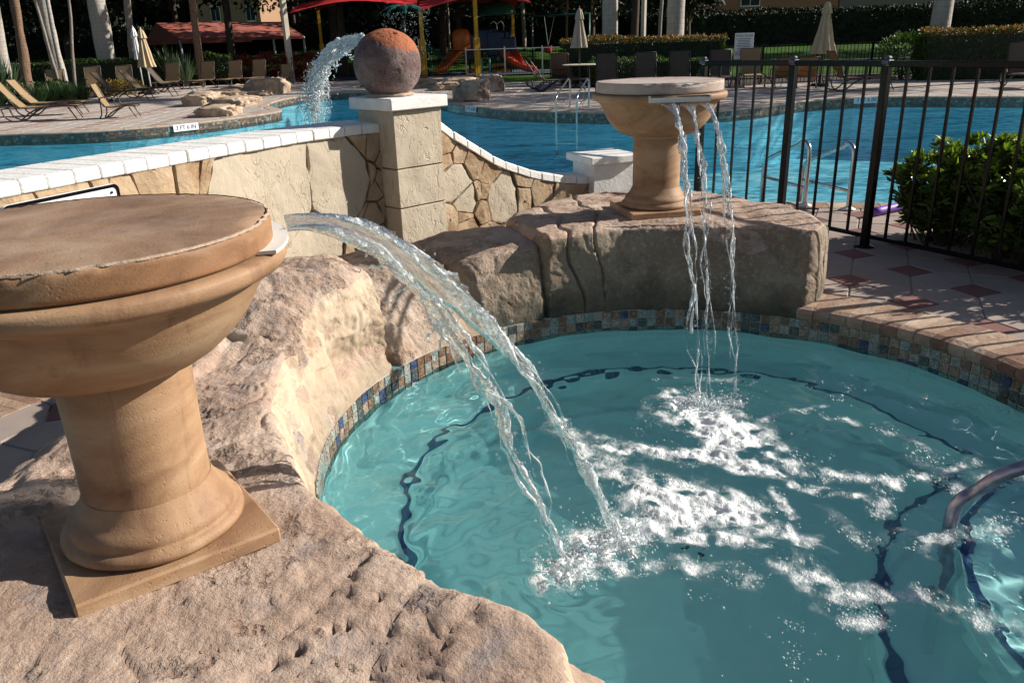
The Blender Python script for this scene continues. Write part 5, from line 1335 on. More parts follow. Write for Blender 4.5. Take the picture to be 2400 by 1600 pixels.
P_in(-22, 0, 4, 145, 36.5, 30, 'bark_royal', 'pale palm trunk cut by the left picture edge', 1)
P_in(33, 0, 60, 168, 36, 18, 'bark_brown', 'rough brown palm trunk second from the left edge', 2)
P_in(99, 0, 133, 150, 37.2, 23, 'bark_royal', 'thick grey palm trunk of the leaning pair at upper left', 3, bulge=1.05)
P_in(108, 0, 150, 190, 33.5, 10, 'bark_royal', 'slim sunlit palm stem hugging the thick leaning trunk', 4, thin=True, H=6)
P_in(78, 0, 142, 205, 30, 6.5, 'bark_grey', 'thin leaning palm stem crossing in front of the thick pair', 5, thin=True, H=4.4, group='thin young palm stems', small=True)
P_in(158, 0, 177, 205, 30, 6.5, 'bark_grey', 'thin upright palm stem with yellow-green fronds left of the fat grey trunk', 6, thin=True, H=4.3, group='thin young palm stems', small=True)
P_in(224, 0, 250, 136, 40, 34, 'bark_royal', 'fat smooth grey palm trunk with agaves at its foot', 7, bulge=1.1)
P_in(297, 0, 315, 153, 39.8, 14, 'bark_grey', 'mottled straight palm trunk left of the closed white umbrella', 8)
P_in(449, 0, 470, 160, 39.3, 14, 'bark_brown', 'brown palm trunk in front of the faded red awning', 9)
P_in(1048, 26, 1055, 121, 52, 5, 'bark_grey', 'slender grey tree trunk under the red canopy', 10, thin=True, H=4, name='palm_tree', group='slender trunks behind the playground', crown=False)
P_in(1224, 10, 1229, 103, 56, 8, 'bark_grey', 'scarred grey trunk right of the farthest yellow post', 11, H=7, group='slender trunks behind the playground')
P_in(1329, 0, 1328, 104, 50, 5, 'bark_brown', 'thin brown trunk left of the grey umbrella', 12, thin=True, H=6, group='slender trunks behind the playground')
P_in(1430, 0, 1429, 100, 32.5, 30, 'bark_royal', 'smooth pale palm trunk behind the copper-topped hedge, left of the square pole', 13, bulge=1.08)
P_in(1586, 0, 1581, 100, 32.5, 33, 'bark_royal', 'smooth pale palm trunk right of the square pole, tallest of the middle pair', 14, bulge=1.08)
P_in(2213, 0, 2197, 97, 27.8, 36, 'bark_royal', 'smooth pale palm trunk at upper right behind the copper-topped hedge', 15, bulge=1.08)
P_in(1549, 0, 1544, 140, 29.5, 8, 'bark_grey', 'thin mottled young tree in front of the copper-topped hedge', 16, thin=True, H=5, small=True, group='thin young palm stems')
P_in(1318, 60, 1316, 120, 60, 14, 'bark_grey', 'grey palm trunk standing behind the blue play tower', 17, H=6, group='slender trunks behind the playground')
def pole(label, px0, y0, px1, y1, Y, w_px, H, zb=0):
    g0, b = px_trunk(px0, y0, px1, y1, Y, zb); s_ = w_px*Y/1867
    o = MB().box((g0[0], g0[1], zb+H/2), (s_, s_, H), rad(40), bevel=.02).build('lamp_pole', M['concrete_pole']); return tag(o, label, 'pole', 'square cream poles')
pole('square cream pole between two crimson bushes, left of the red canopy', 672, 0, 681, 131, 40, 11, 6.5)
pole('square cream pole between the two smooth middle palms', 1505, 0, 1505, 103, 31.5, 9, 6.0)

# broadleaf trees: crown clumps on a branching trunk
LEAFC = {}
def oak(label, x, y, H, R, seed, m='leaf_dark', zlow=2.2, n=3800, leaf=.34, group='dark trees closing the background'):
    r = np.random.RandomState(seed); z0 = float(ground_z(x, y)) if y > 42 else -.05
    t = thing('broadleaf_tree', label, 'tree', (x, y, z0), group)
    tr = MB(); tips = []
    tr.tube(smooth_path([(x, y, z0-.1), (x+.1, y, z0+zlow*.8), (x+.2*r.normal(), y, z0+H*.55)], 5), np.linspace(.24, .12, 11), 9)
    for k in range(9):
        a = r.uniform(0, 6.28); s_ = np.array([x, y, z0+zlow*r.uniform(.7, 1.5)]); e = np.array([x+R*.75*math.cos(a), y+R*.75*math.sin(a), z0+r.uniform(zlow+.5, H*.85)])
        tr.tube(smooth_path([s_, (s_+e)/2+np.array([0, 0, .4]), e], 4), np.linspace(.10, .025, 9), 6); tips.append(e)
    tr.build('trunk', M['bark_dark'], t, smooth=True)
    K = 34; cc = []
    for k in range(K):
        d = r.normal(0, 1, 3); d /= np.linalg.norm(d); q = r.uniform(.45, 1)**.5; cc.append((x+d[0]*R*q, y+d[1]*R*q, z0+zlow+(H-zlow)*(.5+.46*d[2]*q)))
    cc = np.array(cc); idx = r.randint(0, K, n); d = r.normal(0, 1, (n, 3)); d /= np.linalg.norm(d, axis=1)[:, None]
    P_ = cc[idx]+d*(R*.30*r.uniform(.5, 1.1, n))[:, None]; P_[:, 2] = np.maximum(P_[:, 2], z0+zlow*.55+.3*r.uniform(0, 1, n)); N = d+np.array([0, 0, .2])
    leaves('crown', P_, N, leaf, M[m], t, .6, seed=seed, jitter=.6)
    return t
TL = [(-34, 58, 9, 5, 1.6, 'broad dark tree at the upper left corner beyond the leaning palms'), (-28, 55, 10, 5.0, 1.6, 'dark tree filling the gap behind the thick leaning palm pair'), (-22, 58, 10, 4.5, 3.4, 'dark tree standing behind the fat grey palm trunk'),
      (-14.5, 61, 10, 5.2, 3.0, 'dark tree overhanging the left half of the faded awning'), (-8.5, 63, 9.5, 5.0, 2.6, 'dark tree overhanging the right half of the faded awning'), (-3, 58, 10, 5.2, 1.8, 'dark tree behind the pointed corner of the red canopy'),
      (2.5, 60, 9, 4.8, 1.8, 'dark tree behind the play tower'), (8.0, 61, 9.5, 4.5, 1.8, 'dark tree behind the grey closed umbrella'), (-24, 47, 8, 3.6, 2.6, 'dark tree standing left of the fat grey palm, ahead of the tall hedge'), (-31, 47, 9, 4.5, 1.6, 'dark tree behind the rough brown palm at left'),
      (13.5, 66, 9, 3.4, 1.6, 'dark tree with a low crown left of the orange house'), (10.8, 50, 7, 2.3, 1.6, 'small bushy tree behind the two smooth middle palms'), (-16.5, 68, 10, 4.5, 3.2, 'dark tree far behind the awning, left of the peach house'), (-10.5, 53, 8, 3.2, 3.6, 'dark tree spreading above the right end of the awning'),
      (-1, 67, 10, 5, 1.8, 'dark tree far behind the red canopies'), (5.5, 53, 9, 3.6, 2.2, 'dark tree behind the swing frame'), (6.8, 44, 9, 4.0, 4.3, 'added high-crowned shade tree, crown unseen, right of the swing frame'), (7.5, 37, 8.5, 3.6, 4.2, 'added high-crowned shade tree, crown unseen, just behind the copper-topped hedge'),  # high-crowned trees added to shade the background, their crowns out of view
      (-3.5, 50, 10, 4.6, 4.8, 'added high-crowned shade tree, crown unseen, above the play structure'), (-8.5, 45, 9, 4.0, 4.3, 'added high-crowned shade tree, crown unseen, above the playground left end'), (-15, 47, 9, 4.2, 4.3, 'added high-crowned shade tree, crown unseen, above the left end of the awning'), (-20.5, 43.5, 9, 3.8, 4.2, 'added high-crowned shade tree, crown unseen, over the left hedge'), (31, 49, 10, 5, 4.0, 'tall shade tree at the right whose shadow streaks the lawn')]
for i, (x, y, H, R, lo, lb) in enumerate(TL):
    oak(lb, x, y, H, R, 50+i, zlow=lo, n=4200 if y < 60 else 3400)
# the wood beyond the houses, one closed mass of foliage
r = np.random.RandomState(3); nW = 30000; ang = r.uniform(-.62, .62, nW); dist = 96+r.uniform(0, 9, nW); P_ = np.c_[dist*np.sin(ang), dist*np.cos(ang), 14*r.uniform(0, 1, nW)]; P_[:, 2] *= .85+.25*fbm(np.c_[ang*14, ang*0, ang*0], 3, 4)
o = leaves('distant_wood', P_, np.tile([0, -1., .2], (nW, 1)), 1.5, M['leaf_dark'], None, .75, seed=8, kind='stuff'); tag(o, 'dense dark wood closing the view beyond the houses', 'wood')
oak('added unseen high-crowned tree beyond the right edge, shading the far deck', 17.5, 24.5, 10.5, 4.4, 93, zlow=4.6, n=5200, leaf=.26, group='dark trees closing the background')  # out-of-view tree added to throw shade on the far deck
TH = 'tall ficus hedges'
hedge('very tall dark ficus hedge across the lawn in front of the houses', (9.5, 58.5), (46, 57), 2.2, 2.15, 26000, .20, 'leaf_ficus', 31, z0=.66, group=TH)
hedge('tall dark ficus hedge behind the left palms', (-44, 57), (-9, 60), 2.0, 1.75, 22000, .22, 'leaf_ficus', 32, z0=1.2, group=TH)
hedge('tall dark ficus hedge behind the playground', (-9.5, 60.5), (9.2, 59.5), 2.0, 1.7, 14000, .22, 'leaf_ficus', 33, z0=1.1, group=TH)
pth = MB()
flat('lawn_path', [[(7, 44.4), (60, 43.4), (60, 44.0), (7, 45.0)]], .06, M['concrete_pole'])

# faded red awning
zg = float(ground_z(-15, 54))
A_ = dict(fl=at(422, 92, 52), fr=at(712, 84, 55), rl=at(365, 53.5, 55.5), rr=at(661, 51.5, 58.5))
A_['fl'][2] = A_['fl'][2]; ez = (A_['fl'][2]+A_['fr'][2])/2
bl = A_['rl']*2-A_['fl']; br = A_['rr']*2-A_['fr']; bl[2] = A_['fl'][2]; br[2] = A_['fr'][2]
bl = np.array([A_['rl'][0]-2.2, A_['rl'][1]+3, A_['fl'][2]]); br = np.array([A_['rr'][0]+.2, A_['rr'][1]+3, A_['fr'][2]])
lfl = np.array([at(340, 92, 56.5)[0], 56.5, A_['fl'][2]])
t = thing('awning', 'long faded red canvas awning on white posts behind the left hedge', 'awning', (A_['fl'][0], A_['fl'][1], zg))
V = [A_['fl'], A_['fr'], A_['rr'], A_['rl'], lfl, br]
obj('roof', V, [(0, 1, 2, 3), (3, 4, 0), (1, 5, 2), (2, 5, 4, 3)], M['awning_red'], t)
def val(a, b, d): return [a, b, b-np.array([0, 0, d]), a-np.array([0, 0, d])]
vv = MB(); mid_ = A_['fl']+(A_['fr']-A_['fl'])*.56
vv.add(val(A_['fl'], mid_, .27), [(0, 1, 2, 3)]); vv.add(val(mid_, A_['fr'], .18), [(0, 1, 2, 3)]); vv.add(val(lfl, A_['fl'], .27), [(0, 1, 2, 3)]); vv.add(val(A_['fr'], br, .18), [(0, 1, 2, 3)])
vv.build('valance', M['awning_red'], t)
for p in (A_['fl'], A_['fl']+(A_['fr']-A_['fl'])*.37, mid_+(A_['fr']-mid_)*.42, A_['fr'], lfl, br):
    MB().tube([(p[0]-.05, p[1]+.08, zg-.3), (p[0]-.05, p[1]+.08, p[2]-.05)], .07, 8).build('post', M['white_metal'], t, smooth=True)

# red shade canopies on yellow posts
def canopy(label, pts, apex, posts, G='red shade canopies over the playground'):
    t = thing('shade_canopy', label, 'canopy', (pts[0][0], pts[0][1], 0), G); P_ = [np.array(p) for p in pts]; ap = np.array(apex); V = []; F = []; n_ = 8
    for k in range(4):
        a, b = P_[k], P_[(k+1) % 4]; base = len(V)
        for i in range(n_+1):
            for j in range(n_+1):
                s_ = i/n_; u = j/n_; e = a+(b-a)*u; e = e+np.array([0, 0, .42*math.sin(math.pi*u)]); p = e+(ap-e)*s_; p[2] -= .30*math.sin(math.pi*s_); V.append(p)
        for i in range(n_):
            for j in range(n_): q = base+i*(n_+1)+j; F.append((q, q+1, q+n_+2, q+n_+1))
    o = obj('cloth', V, F, M['canopy_red'], t, smooth=True)
    for (x, y, top) in posts:
        MB().box((x, y, top/2), (.16, .16, top), .3).build('post', M['yellow'], t); MB().box((x, y, .85), (.26, .26, 1.7), .3).build('post_sleeve', M['yellow'], t)
    return t
ya, yb, yc = at(990, 100, 40.5), at(1117, 100, 40.2), at(1203, 100, 50)
cA = [at(676, 33, 41), at(975, 18, 40), at(990, 18, 49), at(745, 24, 50)]
canopy('large red shade canopy whose pointed corner reaches toward the square pole', cA, at(850, -70, 45), [(cA[3][0], cA[3][1], cA[3][2])])
cB = [at(980, 28, 40.4), at(1245, 7, 40.6), at(1206, 25, 50), at(990, 22, 50)]
canopy('second red shade canopy directly above the playground slides', cB, at(1105, -60, 45), [(ya[0], ya[1], at(985, 25, 40.5)[2]), (yb[0], yb[1], at(1112, 8, 40.2)[2]+.2), (yc[0], yc[1], at(1201, 25, 50)[2])])

# playground
def Pg(px, py, Y): return at(px, py, Y)
t = thing('play_structure', 'playground structure with orange slides and a navy tower under the red canopy', 'play structure', tuple(Pg(1150, 172, 42)*np.array([1, 1, 0])))
def slide(pts, w_, m, name):
    pts = smooth_path(pts, 6); V = []; F = []
    for i, p in enumerate(pts):
        tdir = pts[min(i+1, len(pts)-1)]-pts[max(i-1, 0)]; tdir[2] = 0; tdir /= np.linalg.norm(tdir)+1e-9; s_ = np.array([-tdir[1], tdir[0], 0])
        for k, (o, z) in enumerate(((-1, .22), (-.9, 0), (.9, 0), (1, .22), (1.08, .22), (1.0, -.06), (-1.0, -.06), (-1.08, .22))): V.append(p+s_*o*w_/2+np.array([0, 0, z]))
    for i in range(len(pts)-1):
        for k in range(8): F.append((i*8+k, i*8+(k+1) % 8, i*8+8+(k+1) % 8, i*8+8+k))
    return obj(name, V, F, M[m], t, smooth=True)
slide([Pg(1092, 112, 43), Pg(1070, 128, 42.6), Pg(1048, 152, 42.2), Pg(1034, 168, 42), Pg(1022, 171, 42)], .75, 'play_orange', 'slide')
slide([Pg(1188, 120, 43), Pg(1198, 134, 42.4), Pg(1212, 150, 42), Pg(1232, 162, 41.8), Pg(1256, 168, 41.7)], .85, 'play_red', 'slide')
c1, c2 = Pg(1082, 100, 43), Pg(1175, 110, 43.4)
MB().lathe([(.42, 0), (.48, .4), (.46, .75), (.34, .95), (.001, 1.02)], (c1[0], c1[1], 1.15), 16).build('slide_hood', M['play_orange'], t, smooth=True)
for px, w_, h0, h1, m_ in ((1108, .9, .6, 1.9, 'play_blue'), (1140, 1.2, 1.0, 2.1, 'play_blue'), (1170, 1.3, .8, 2.0, 'play_blue'), (1190, .8, .5, 1.7, 'play_blue')):
    q = Pg(px, 120, 43.4); MB().box((q[0], q[1], (h0+h1)/2), (w_, .9, h1-h0), .1, bevel=.08).build('panel', M[m_], t)
for px in (1100, 1126, 1150, 1184, 1197):
    q = Pg(px, 120, 43.0); MB().tube([(q[0], q[1], 0), (q[0], q[1], 2.6 if px < 1180 else 2.2)], .045, 8).build('post', M['dark_metal'], t, smooth=True)
q = Pg(1166, 40, 43.4); MB().lathe([(.95, 0), (.9, .25), (.62, .55), (.001, .72)], (q[0], q[1], 2.75), 20).build('dome_roof', M['play_green'], t, smooth=True)
MB().tube(smooth_path([Pg(996, 102, 43), Pg(1010, 114, 42.6), Pg(1024, 128, 42.2), Pg(1044, 140, 41.8)], 5), .11, 8).build('curved_chute', M['play_green'], t, smooth=True)
for px in (1128, 1146): q = Pg(px+2, 160, 41.6); MB().tube([(q[0], q[1], .05), (q[0], q[1], .75)], .05, 8).build('roller', M['play_teal'], t, smooth=True)
for px, py in ((1110, 165), (1162, 152), (1176, 166)):
    q = Pg(px, py, 42.2); MB().box(q, (.9, .5, .10), .05).build('deck_step', M['play_orange'], t)
for px in (1164, 1180):
    a = Pg(px, 62, 43.2); MB().tube(smooth_path([(a[0], a[1], 1.7), (a[0], a[1], 2.25), (a[0]-.15, a[1]-.1, 2.45), (a[0]-.35, a[1]-.2, 2.3)], 4), .03, 6).build('hand_loop', M['steel'], t, smooth=True)
q = Pg(975, 95, 41); t2 = thing('hoop', 'tall pale hoop of bent tube left of the yellow post', 'play hoop', (q[0], q[1], 0))
MB().tube(smooth_path([(q[0]-.1, q[1], 0), (q[0]-.1, q[1], 1.6), (q[0], q[1], 1.82), (q[0]+.1, q[1], 1.6), (q[0]+.1, q[1], 0)], 6), .02, 7).build('tube', M['steel'], t2, smooth=True)
# swing frame
a, b, c = Pg(1247, 48, 47), Pg(1381, 48, 45), Pg(1275, 52, 46.6)
t = thing('swing_frame', 'dark green swing frame right of the playground', 'swing frame', (a[0], a[1], 0))
for p in (a, b): MB().tube([(p[0], p[1], 0), (p[0], p[1], 2.75)], .05, 8).build('post', M['play_green'], t, smooth=True)
MB().tube([(a[0], a[1], 2.72), (b[0], b[1], 2.72)], .045, 8).build('beam', M['play_green'], t, smooth=True)
t = thing('baby_swing', 'red and white bucket swing hanging on long chains', 'swing', (c[0], c[1], .9)); f_ = (c-a)/(b-a); 
s0 = np.array([a[0]+(b[0]-a[0])*.22, a[1]+(b[1]-a[1])*.22, 2.70]); s1 = s0+np.array([.55, 0, 0]); bs = np.array([Pg(1286, 108, 46)[0], s0[1], .95])
for s_ in (s0, s1): MB().tube([s_, bs+np.array([0, 0, .25])], .014, 5).build('chain', M['steel'], t)
MB().lathe([(.08, 0), (.2, .05), (.24, .2), (.22, .4), (.19, .4), (.2, .2), (.14, .08), (.001, .07)], bs-np.array([0, 0, .15]), 16).build('seat', M['red_plastic'], t, smooth=True)

# dripping metal palm
c = at(940, 60, 33); c = np.array([c[0], c[1], 0]); topz = at(940, 14, 33)[2]
t = thing('dripping_palm', 'green metal palm-tree water feature dripping water behind the stone ball', 'water feature', tuple(c))
MB().tube([c, c+np.array([.12, 0, topz-.1])], .09, 10).build('trunk', M['dark_metal'], t, smooth=True)
for k in range(8):
    a = k*math.pi/4+.2; u = np.array([math.cos(a), math.sin(a), 0]); s_ = np.array([-math.sin(a), math.cos(a), 0]); V = []; F = []
    for i, f_ in enumerate(np.linspace(0, 1, 9)):
        p = c+np.array([.12, 0, topz])+u*.98*f_+np.array([0, 0, .12*math.sin(f_*2.4)-.42*f_**2]); w_ = .19*math.sin(math.pi*min(1, f_*.8+.2))*(1 if i % 2 else .55)+.01
        V += [p-s_*w_-np.array([0, 0, .1*w_*4]), p, p+s_*w_-np.array([0, 0, .1*w_*4])]
    for i in range(8): F += [(3*i, 3*i+1, 3*i+4, 3*i+3), (3*i+1, 3*i+2, 3*i+5, 3*i+4)]
    obj('leaf', V, F, M['play_green'], t)

# houses
def house(label, c, w_, dep, h, m, wins, roof=True, rz=0, z0=.6, group='stucco houses beyond the trees'):
    t = thing('house', label, 'house', (c[0], c[1], z0), group)
    MB().box((c[0], c[1]+dep/2, z0+h/2), (w_, dep, h)).build('wall', M[m], t)
    rf = MB(); x0, x1, y0, y1, zt = c[0]-w_/2-.4, c[0]+w_/2+.4, c[1]-.4, c[1]+dep+.4, z0+h; rr = 1.7
    rf.add([(x0, y0, zt), (x1, y0, zt), (x1, y1, zt), (x0, y1, zt), (x0+dep/2, (y0+y1)/2, zt+rr), (x1-dep/2, (y0+y1)/2, zt+rr)], [(0, 1, 5, 4), (1, 2, 5), (2, 3, 4, 5), (3, 0, 4), (3, 2, 1, 0)]); rf.build('roof', M['roof'], t)
    for (wx, wz, ww, wh) in wins:
        f = MB().box((c[0]+wx, c[1]-.03, z0+wz), (ww, .08, wh)).build('window', M['window_white'], t)
        for k in (-1, 1): o = MB().box((c[0]+wx+k*ww*.235, c[1]-.075, z0+wz), (ww*.42, .02, wh*.84)).build('pane', M['glass_dark'], None); o.location = Vector((0, 0, 0))-world_off(f); o.parent = f
    return t
def hx(px, Y): return at(px, 50, Y)[0]
Yh = 74
zw = at(1755, 2, Yh)[2]; x0 = hx(1690, Yh); x1 = hx(1960, Yh)
house('orange stucco house seen above the tall hedge, upper right of centre', ((x0+x1)/2, Yh, 0), x1-x0, 8, 6, 'house_orange', [(hx(1755, Yh)-(x0+x1)/2, zw-.6+.25, 1.7, 1.5), (hx(1880, Yh)-(x0+x1)/2, zw-.6+1.6, 1.5, 1.2), (hx(1880, Yh)-(x0+x1)/2+2.5, zw-.6+1.6, 1.5, 1.2)])
x2 = hx(1968, Yh); x3 = hx(2260, Yh)
house('grey-brown stucco house right of the orange one above the tall hedge', ((x2+x3)/2, Yh+.5, 0), x3-x2, 8, 6, 'house_grey', [(hx(2076, Yh)-(x2+x3)/2, zw-.6+.5, 1.6, 1.3), (hx(2162, Yh)-(x2+x3)/2, zw-.6+.4, 1.1, 1.1)])
x4 = hx(462, 84); x5 = hx(612, 84)
house('peach stucco house glimpsed through the trees above the awning', ((x4+x5)/2, 84, 0), x5-x4, 9, 6.2, 'house_peach', [(hx(508, 84)-(x4+x5)/2, 3.9, .9, 1.5), (hx(590, 84)-(x4+x5)/2, 3.8, .9, 1.4)], z0=.9)

# ================================================================== WATER: spa surface, foam, streams
# glass-clear water
t = NT('clear_water'); g_ = t.n('BsdfGlass'); g_.inputs['IOR'].default_value = 1.33; g_.inputs['Roughness'].default_value = 0.0; t.set(g_, 'Color', (.80, 1.0, 1.0))
tt_ = t.n('BsdfTransparent'); t.set(tt_, 'Color', (.58, .97, .98)); mg = t.n('MixShader'); mg.inputs[0].default_value = .14; t.t.links.new(g_.outputs[0], mg.inputs[1]); t.t.links.new(tt_.outputs[0], mg.inputs[2])
at_ = t.n('Attribute'); at_.attribute_name = 'foam'
p = t.world()
fz = t.noise(p, 34, 5, .62); bub = t.vor(p, 150)
amt = t.math('MULTIPLY', at_.outputs['Fac'], 1.0)
amt = t.math('ADD', amt, t.math('MULTIPLY', t.math('SUBTRACT', fz, .5), 1.1))
amt = t.math('SUBTRACT', amt, t.math('MULTIPLY', t.ramp(bub, [(.15, 0), (.45, 1)]), .10))
fac = t.math('MAXIMUM', t.ramp(amt, [(.26, 0), (.95, .92)]), t.math('MULTIPLY', t.math('MULTIPLY', t.ramp(at_.outputs['Fac'], [(.14, 0), (.8, 1)]), t.ramp(t.noise(p, 26, 5, .7), [(.40, .1), (.62, 1)])), .40))
fo = t.n('BsdfPrincipled'); t.set(fo, 'Base Color', (.86, .89, .90)); t.set(fo, 'Roughness', .35)
fn = t.bump(bub, .45, .006, t.bump(fz, .5, .015)); t.t.links.new(fn, fo.inputs['Normal'])
fo.inputs['Subsurface Weight'].default_value = 0.0
mx = t.n('MixShader'); t.t.links.new(fac, mx.inputs[0]); t.t.links.new(mg.outputs[0], mx.inputs[1]); t.t.links.new(fo.outputs[0], mx.inputs[2]); t.t.links.new(mx.outputs[0], t.out.inputs[0])
M['spa_water'] = t.m
t = NT('falling_water'); g_ = t.n('BsdfGlass'); g_.inputs['IOR'].default_value = 1.33; g_.inputs['Roughness'].default_value = 0.01; t.set(g_, 'Color', (.97, 1, 1))
p = t.world(); nb = t.bump(t.noise(p, 55, 3, .6, 1), .5, .01); t.t.links.new(nb, g_.inputs['Normal']); 
tr = t.n('BsdfTransparent'); mx = t.n('MixShader'); mx.inputs[0].default_value = .38; t.t.links.new(g_.outputs[0], mx.inputs[1]); t.t.links.new(tr.outputs[0], mx.inputs[2]); 
df = t.n('BsdfPrincipled'); t.set(df, 'Base Color', (.85, .9, .93)); df.inputs['Roughness'].default_value = .2; t.t.links.new(nb, df.inputs['Normal'])
m2 = t.n('MixShader'); at2 = t.n('Attribute'); at2.attribute_name = 'foam'
t.t.links.new(t.ramp(t.math('ADD', at2.outputs['Fac'], t.math('MULTIPLY', t.math('SUBTRACT', t.noise(p, 70, 3, .7), .5), 1.2)), [(.28, 0), (.75, .8)]), m2.inputs[0])
t.t.links.new(mx.outputs[0], m2.inputs[1]); t.t.links.new(df.outputs[0], m2.inputs[2]); t.t.links.new(m2.outputs[0], t.out.inputs[0]); M['stream'] = t.m

def s2(px, py): return np.array(gz(px*2400/2352, py*2400/2352, WZ)[:2])
# foam density: capsules in world coordinates (ends, half width, strength)
FO = [((1590, 940), (1700, 1010), .21, 1.6), ((1560, 920), (1640, 930), .12, 1.3), ((1680, 1000), (1790, 1060), .16, 1.0), ((1640, 1040), (1790, 1080), .10, 1.1), ((1380, 1010), (1560, 1045), .075, 1.0), ((1560, 1045), (1800, 1085), .08, 1.15), ((1800, 1080), (2060, 1110), .065, .70), ((1820, 1110), (1980, 1140), .05, .7),
      ((1290, 975), (1400, 1050), .09, .62), ((1380, 1070), (1480, 1120), .08, .7), ((1470, 1120), (1680, 1180), .17, 1.2), ((1360, 1250), (1460, 1215), .11, 1.5), ((1290, 1290), (1400, 1290), .10, 1.15), ((1440, 1190), (1580, 1180), .12, 1.2), ((1500, 1230), (1640, 1240), .07, .8),
      ((1600, 1225), (1760, 1265), .055, 1.0), ((1760, 1265), (1920, 1370), .085, .66), ((1860, 1330), (1960, 1400), .10, .60), ((1770, 1120), (1805, 1250), .045, .75), ((1700, 1210), (1560, 1200), .07, .8), ((2050, 1110), (2250, 1060), .06, .66), ((2060, 1120), (2010, 1180), .06, .62), ((1780, 1230), (1860, 1240), .07, .55),
      ((1240, 1340), (1360, 1330), .07, .62), ((1880, 950), (2080, 1000), .06, .48), ((2030, 970), (2140, 1070), .06, .50), ((1450, 1300), (1700, 1320), .10, .50), ((1740, 960), (1880, 935), .05, .58), ((1950, 1350), (2150, 1370), .09, .48), ((2100, 1250), (2300, 1230), .10, .46), ((2200, 1120), (2352, 1090), .08, .54), ((2150, 1400), (2330, 1440), .09, .44), ((1500, 870), (1720, 880), .06, .36), ((1900, 1180), (2000, 1240), .08, .44)]
def foam_density(q):
    d = np.zeros(len(q))
    wq = q+np.stack([fbm(np.c_[q*5, q[:, 0]*0+1.5], 3, 61), fbm(np.c_[q*5, q[:, 0]*0+7.5], 3, 62)], 1)*.055
    for a, b, w_, s_ in FO:
        a, b = s2(*a), s2(*b); e = b-a; t_ = np.clip(((wq-a)@e)/(e@e), 0, 1); dist = np.linalg.norm(wq-a-t_[:, None]*e, axis=1); d = np.maximum(d, s_*np.exp(-(dist/(w_*.80))**2))
    return d
def ripple(q, fd=None):
    z = np.zeros(len(q)); r = np.random.RandomState(5)
    for i in range(70):
        k = r.uniform(9, 75); a = r.uniform(0, 6.28); z += (.0165 if k < 34 else .0075)/k*np.sin(k*(q[:, 0]*math.cos(a)+q[:, 1]*math.sin(a))+r.uniform(0, 6.28)+1.2*np.sin(q[:, 0]*2+i)*.6)*1.35
    z *= 1+.75*sstep(.55, -.35, q[:, 0])*sstep(1.2, 2.2, q[:, 1])
    for c, A in ((s2(1640, 960), .010), (s2(1420, 1240), .008), (s2(1310, 1300), .006)):
        d = np.linalg.norm(q-c, axis=1); z += A*np.sin(d*55)*np.exp(-d*3.2)
    return z
NG = 560; gx = np.linspace(-SR+.003, SR-.003, NG); X, Y = np.meshgrid(gx, gx, indexing='ij'); q = np.c_[X.ravel()+SC[0], Y.ravel()+SC[1]]; rr_ = np.hypot(X.ravel(), Y.ravel())
fd = foam_density(q); calm = 1-.0*rr_
z = WZ+ripple(q)+.010*np.clip(fd, 0, 1)*fbm(np.c_[q*22, q[:, 0]*0], 4, 71)+.008*np.clip(fd-.5, 0, 1)*(.6+fbm(np.c_[q*9, q[:, 0]*0], 3, 72))
inside = rr_ < SR+.004; id_ = -np.ones(NG*NG, int); id_[inside] = np.arange(inside.sum())
I = np.arange(NG*NG).reshape(NG, NG); F = np.stack([I[:-1, :-1], I[1:, :-1], I[1:, 1:], I[:-1, 1:]], -1).reshape(-1, 4); ok = inside[F].all(1); F = id_[F[ok]]
wat = obj('spa_water', np.c_[q[inside], z[inside]], F, M['spa_water'], smooth=True, kind='structure')
at3 = wat.data.attributes.new('foam', 'FLOAT', 'POINT'); brk = fbm(np.c_[q[inside]*17, q[inside][:, 0]*0+3], 4, 81)
fdi = fd[inside]; at3.data.foreach_set('value', np.clip(fdi*1.1*(1+np.where(fdi < 1.0, .95, .35)*brk)-.06, 0, 1.5).astype(np.float32))
wat.cycles.is_caustics_caster = True
# bubbles: little domes floating where the foam thins out
r = np.random.RandomState(17); NB = 150000; cand_ = np.c_[r.uniform(-SR, SR, NB)+SC[0], r.uniform(-SR, SR, NB)+SC[1]]
fdn = foam_density(cand_); br = fbm(np.c_[cand_*14, cand_[:, 0]*0+3], 4, 81); br2 = fbm(np.c_[cand_*5, cand_[:, 0]*0+9], 3, 82)
pr_ = np.clip((fdn*(1+.7*br)-.16)*.95, 0, .6)*(fdn < .72)+np.clip((br+br2*.8-.80), 0, 1)*.45*(cand_[:, 1] < 3.9)*(cand_[:, 0] > .55)
keep = (r.uniform(0, 1, NB) < pr_) & (np.linalg.norm(cand_-SC, axis=1) < SR-.04); cb = cand_[keep][:26000]; n_ = len(cb)
zz = WZ+ripple(cb); rb = .0022+(.0042+.0030*sstep(1.0, 1.5, cb[:, 0]))*r.uniform(0, 1, n_)**2
dome = []; df_ = []
for th, k in ((0, 6), (.5, 6), (1.0, 6)): 
    for j in range(6): dome.append((math.cos(th)*math.cos(j*1.047+th), math.cos(th)*math.sin(j*1.047+th), math.sin(th)))
dome.append((0, 0, 1)); dome = np.array(dome)
for l in range(2):
    for j in range(6): df_ += [(l*6+j, l*6+(j+1) % 6, (l+1)*6+(j+1) % 6), (l*6+j, (l+1)*6+(j+1) % 6, (l+1)*6+j)]
for j in range(6): df_.append((12+j, 12+(j+1) % 6, 18))
V = (dome[None]*rb[:, None, None]*np.array([1, 1, .8])+np.c_[cb, zz-.0005][:, None]).reshape(-1, 3); F = (np.arange(n_)[:, None, None]*19+np.array(df_)[None]).reshape(-1, 3)
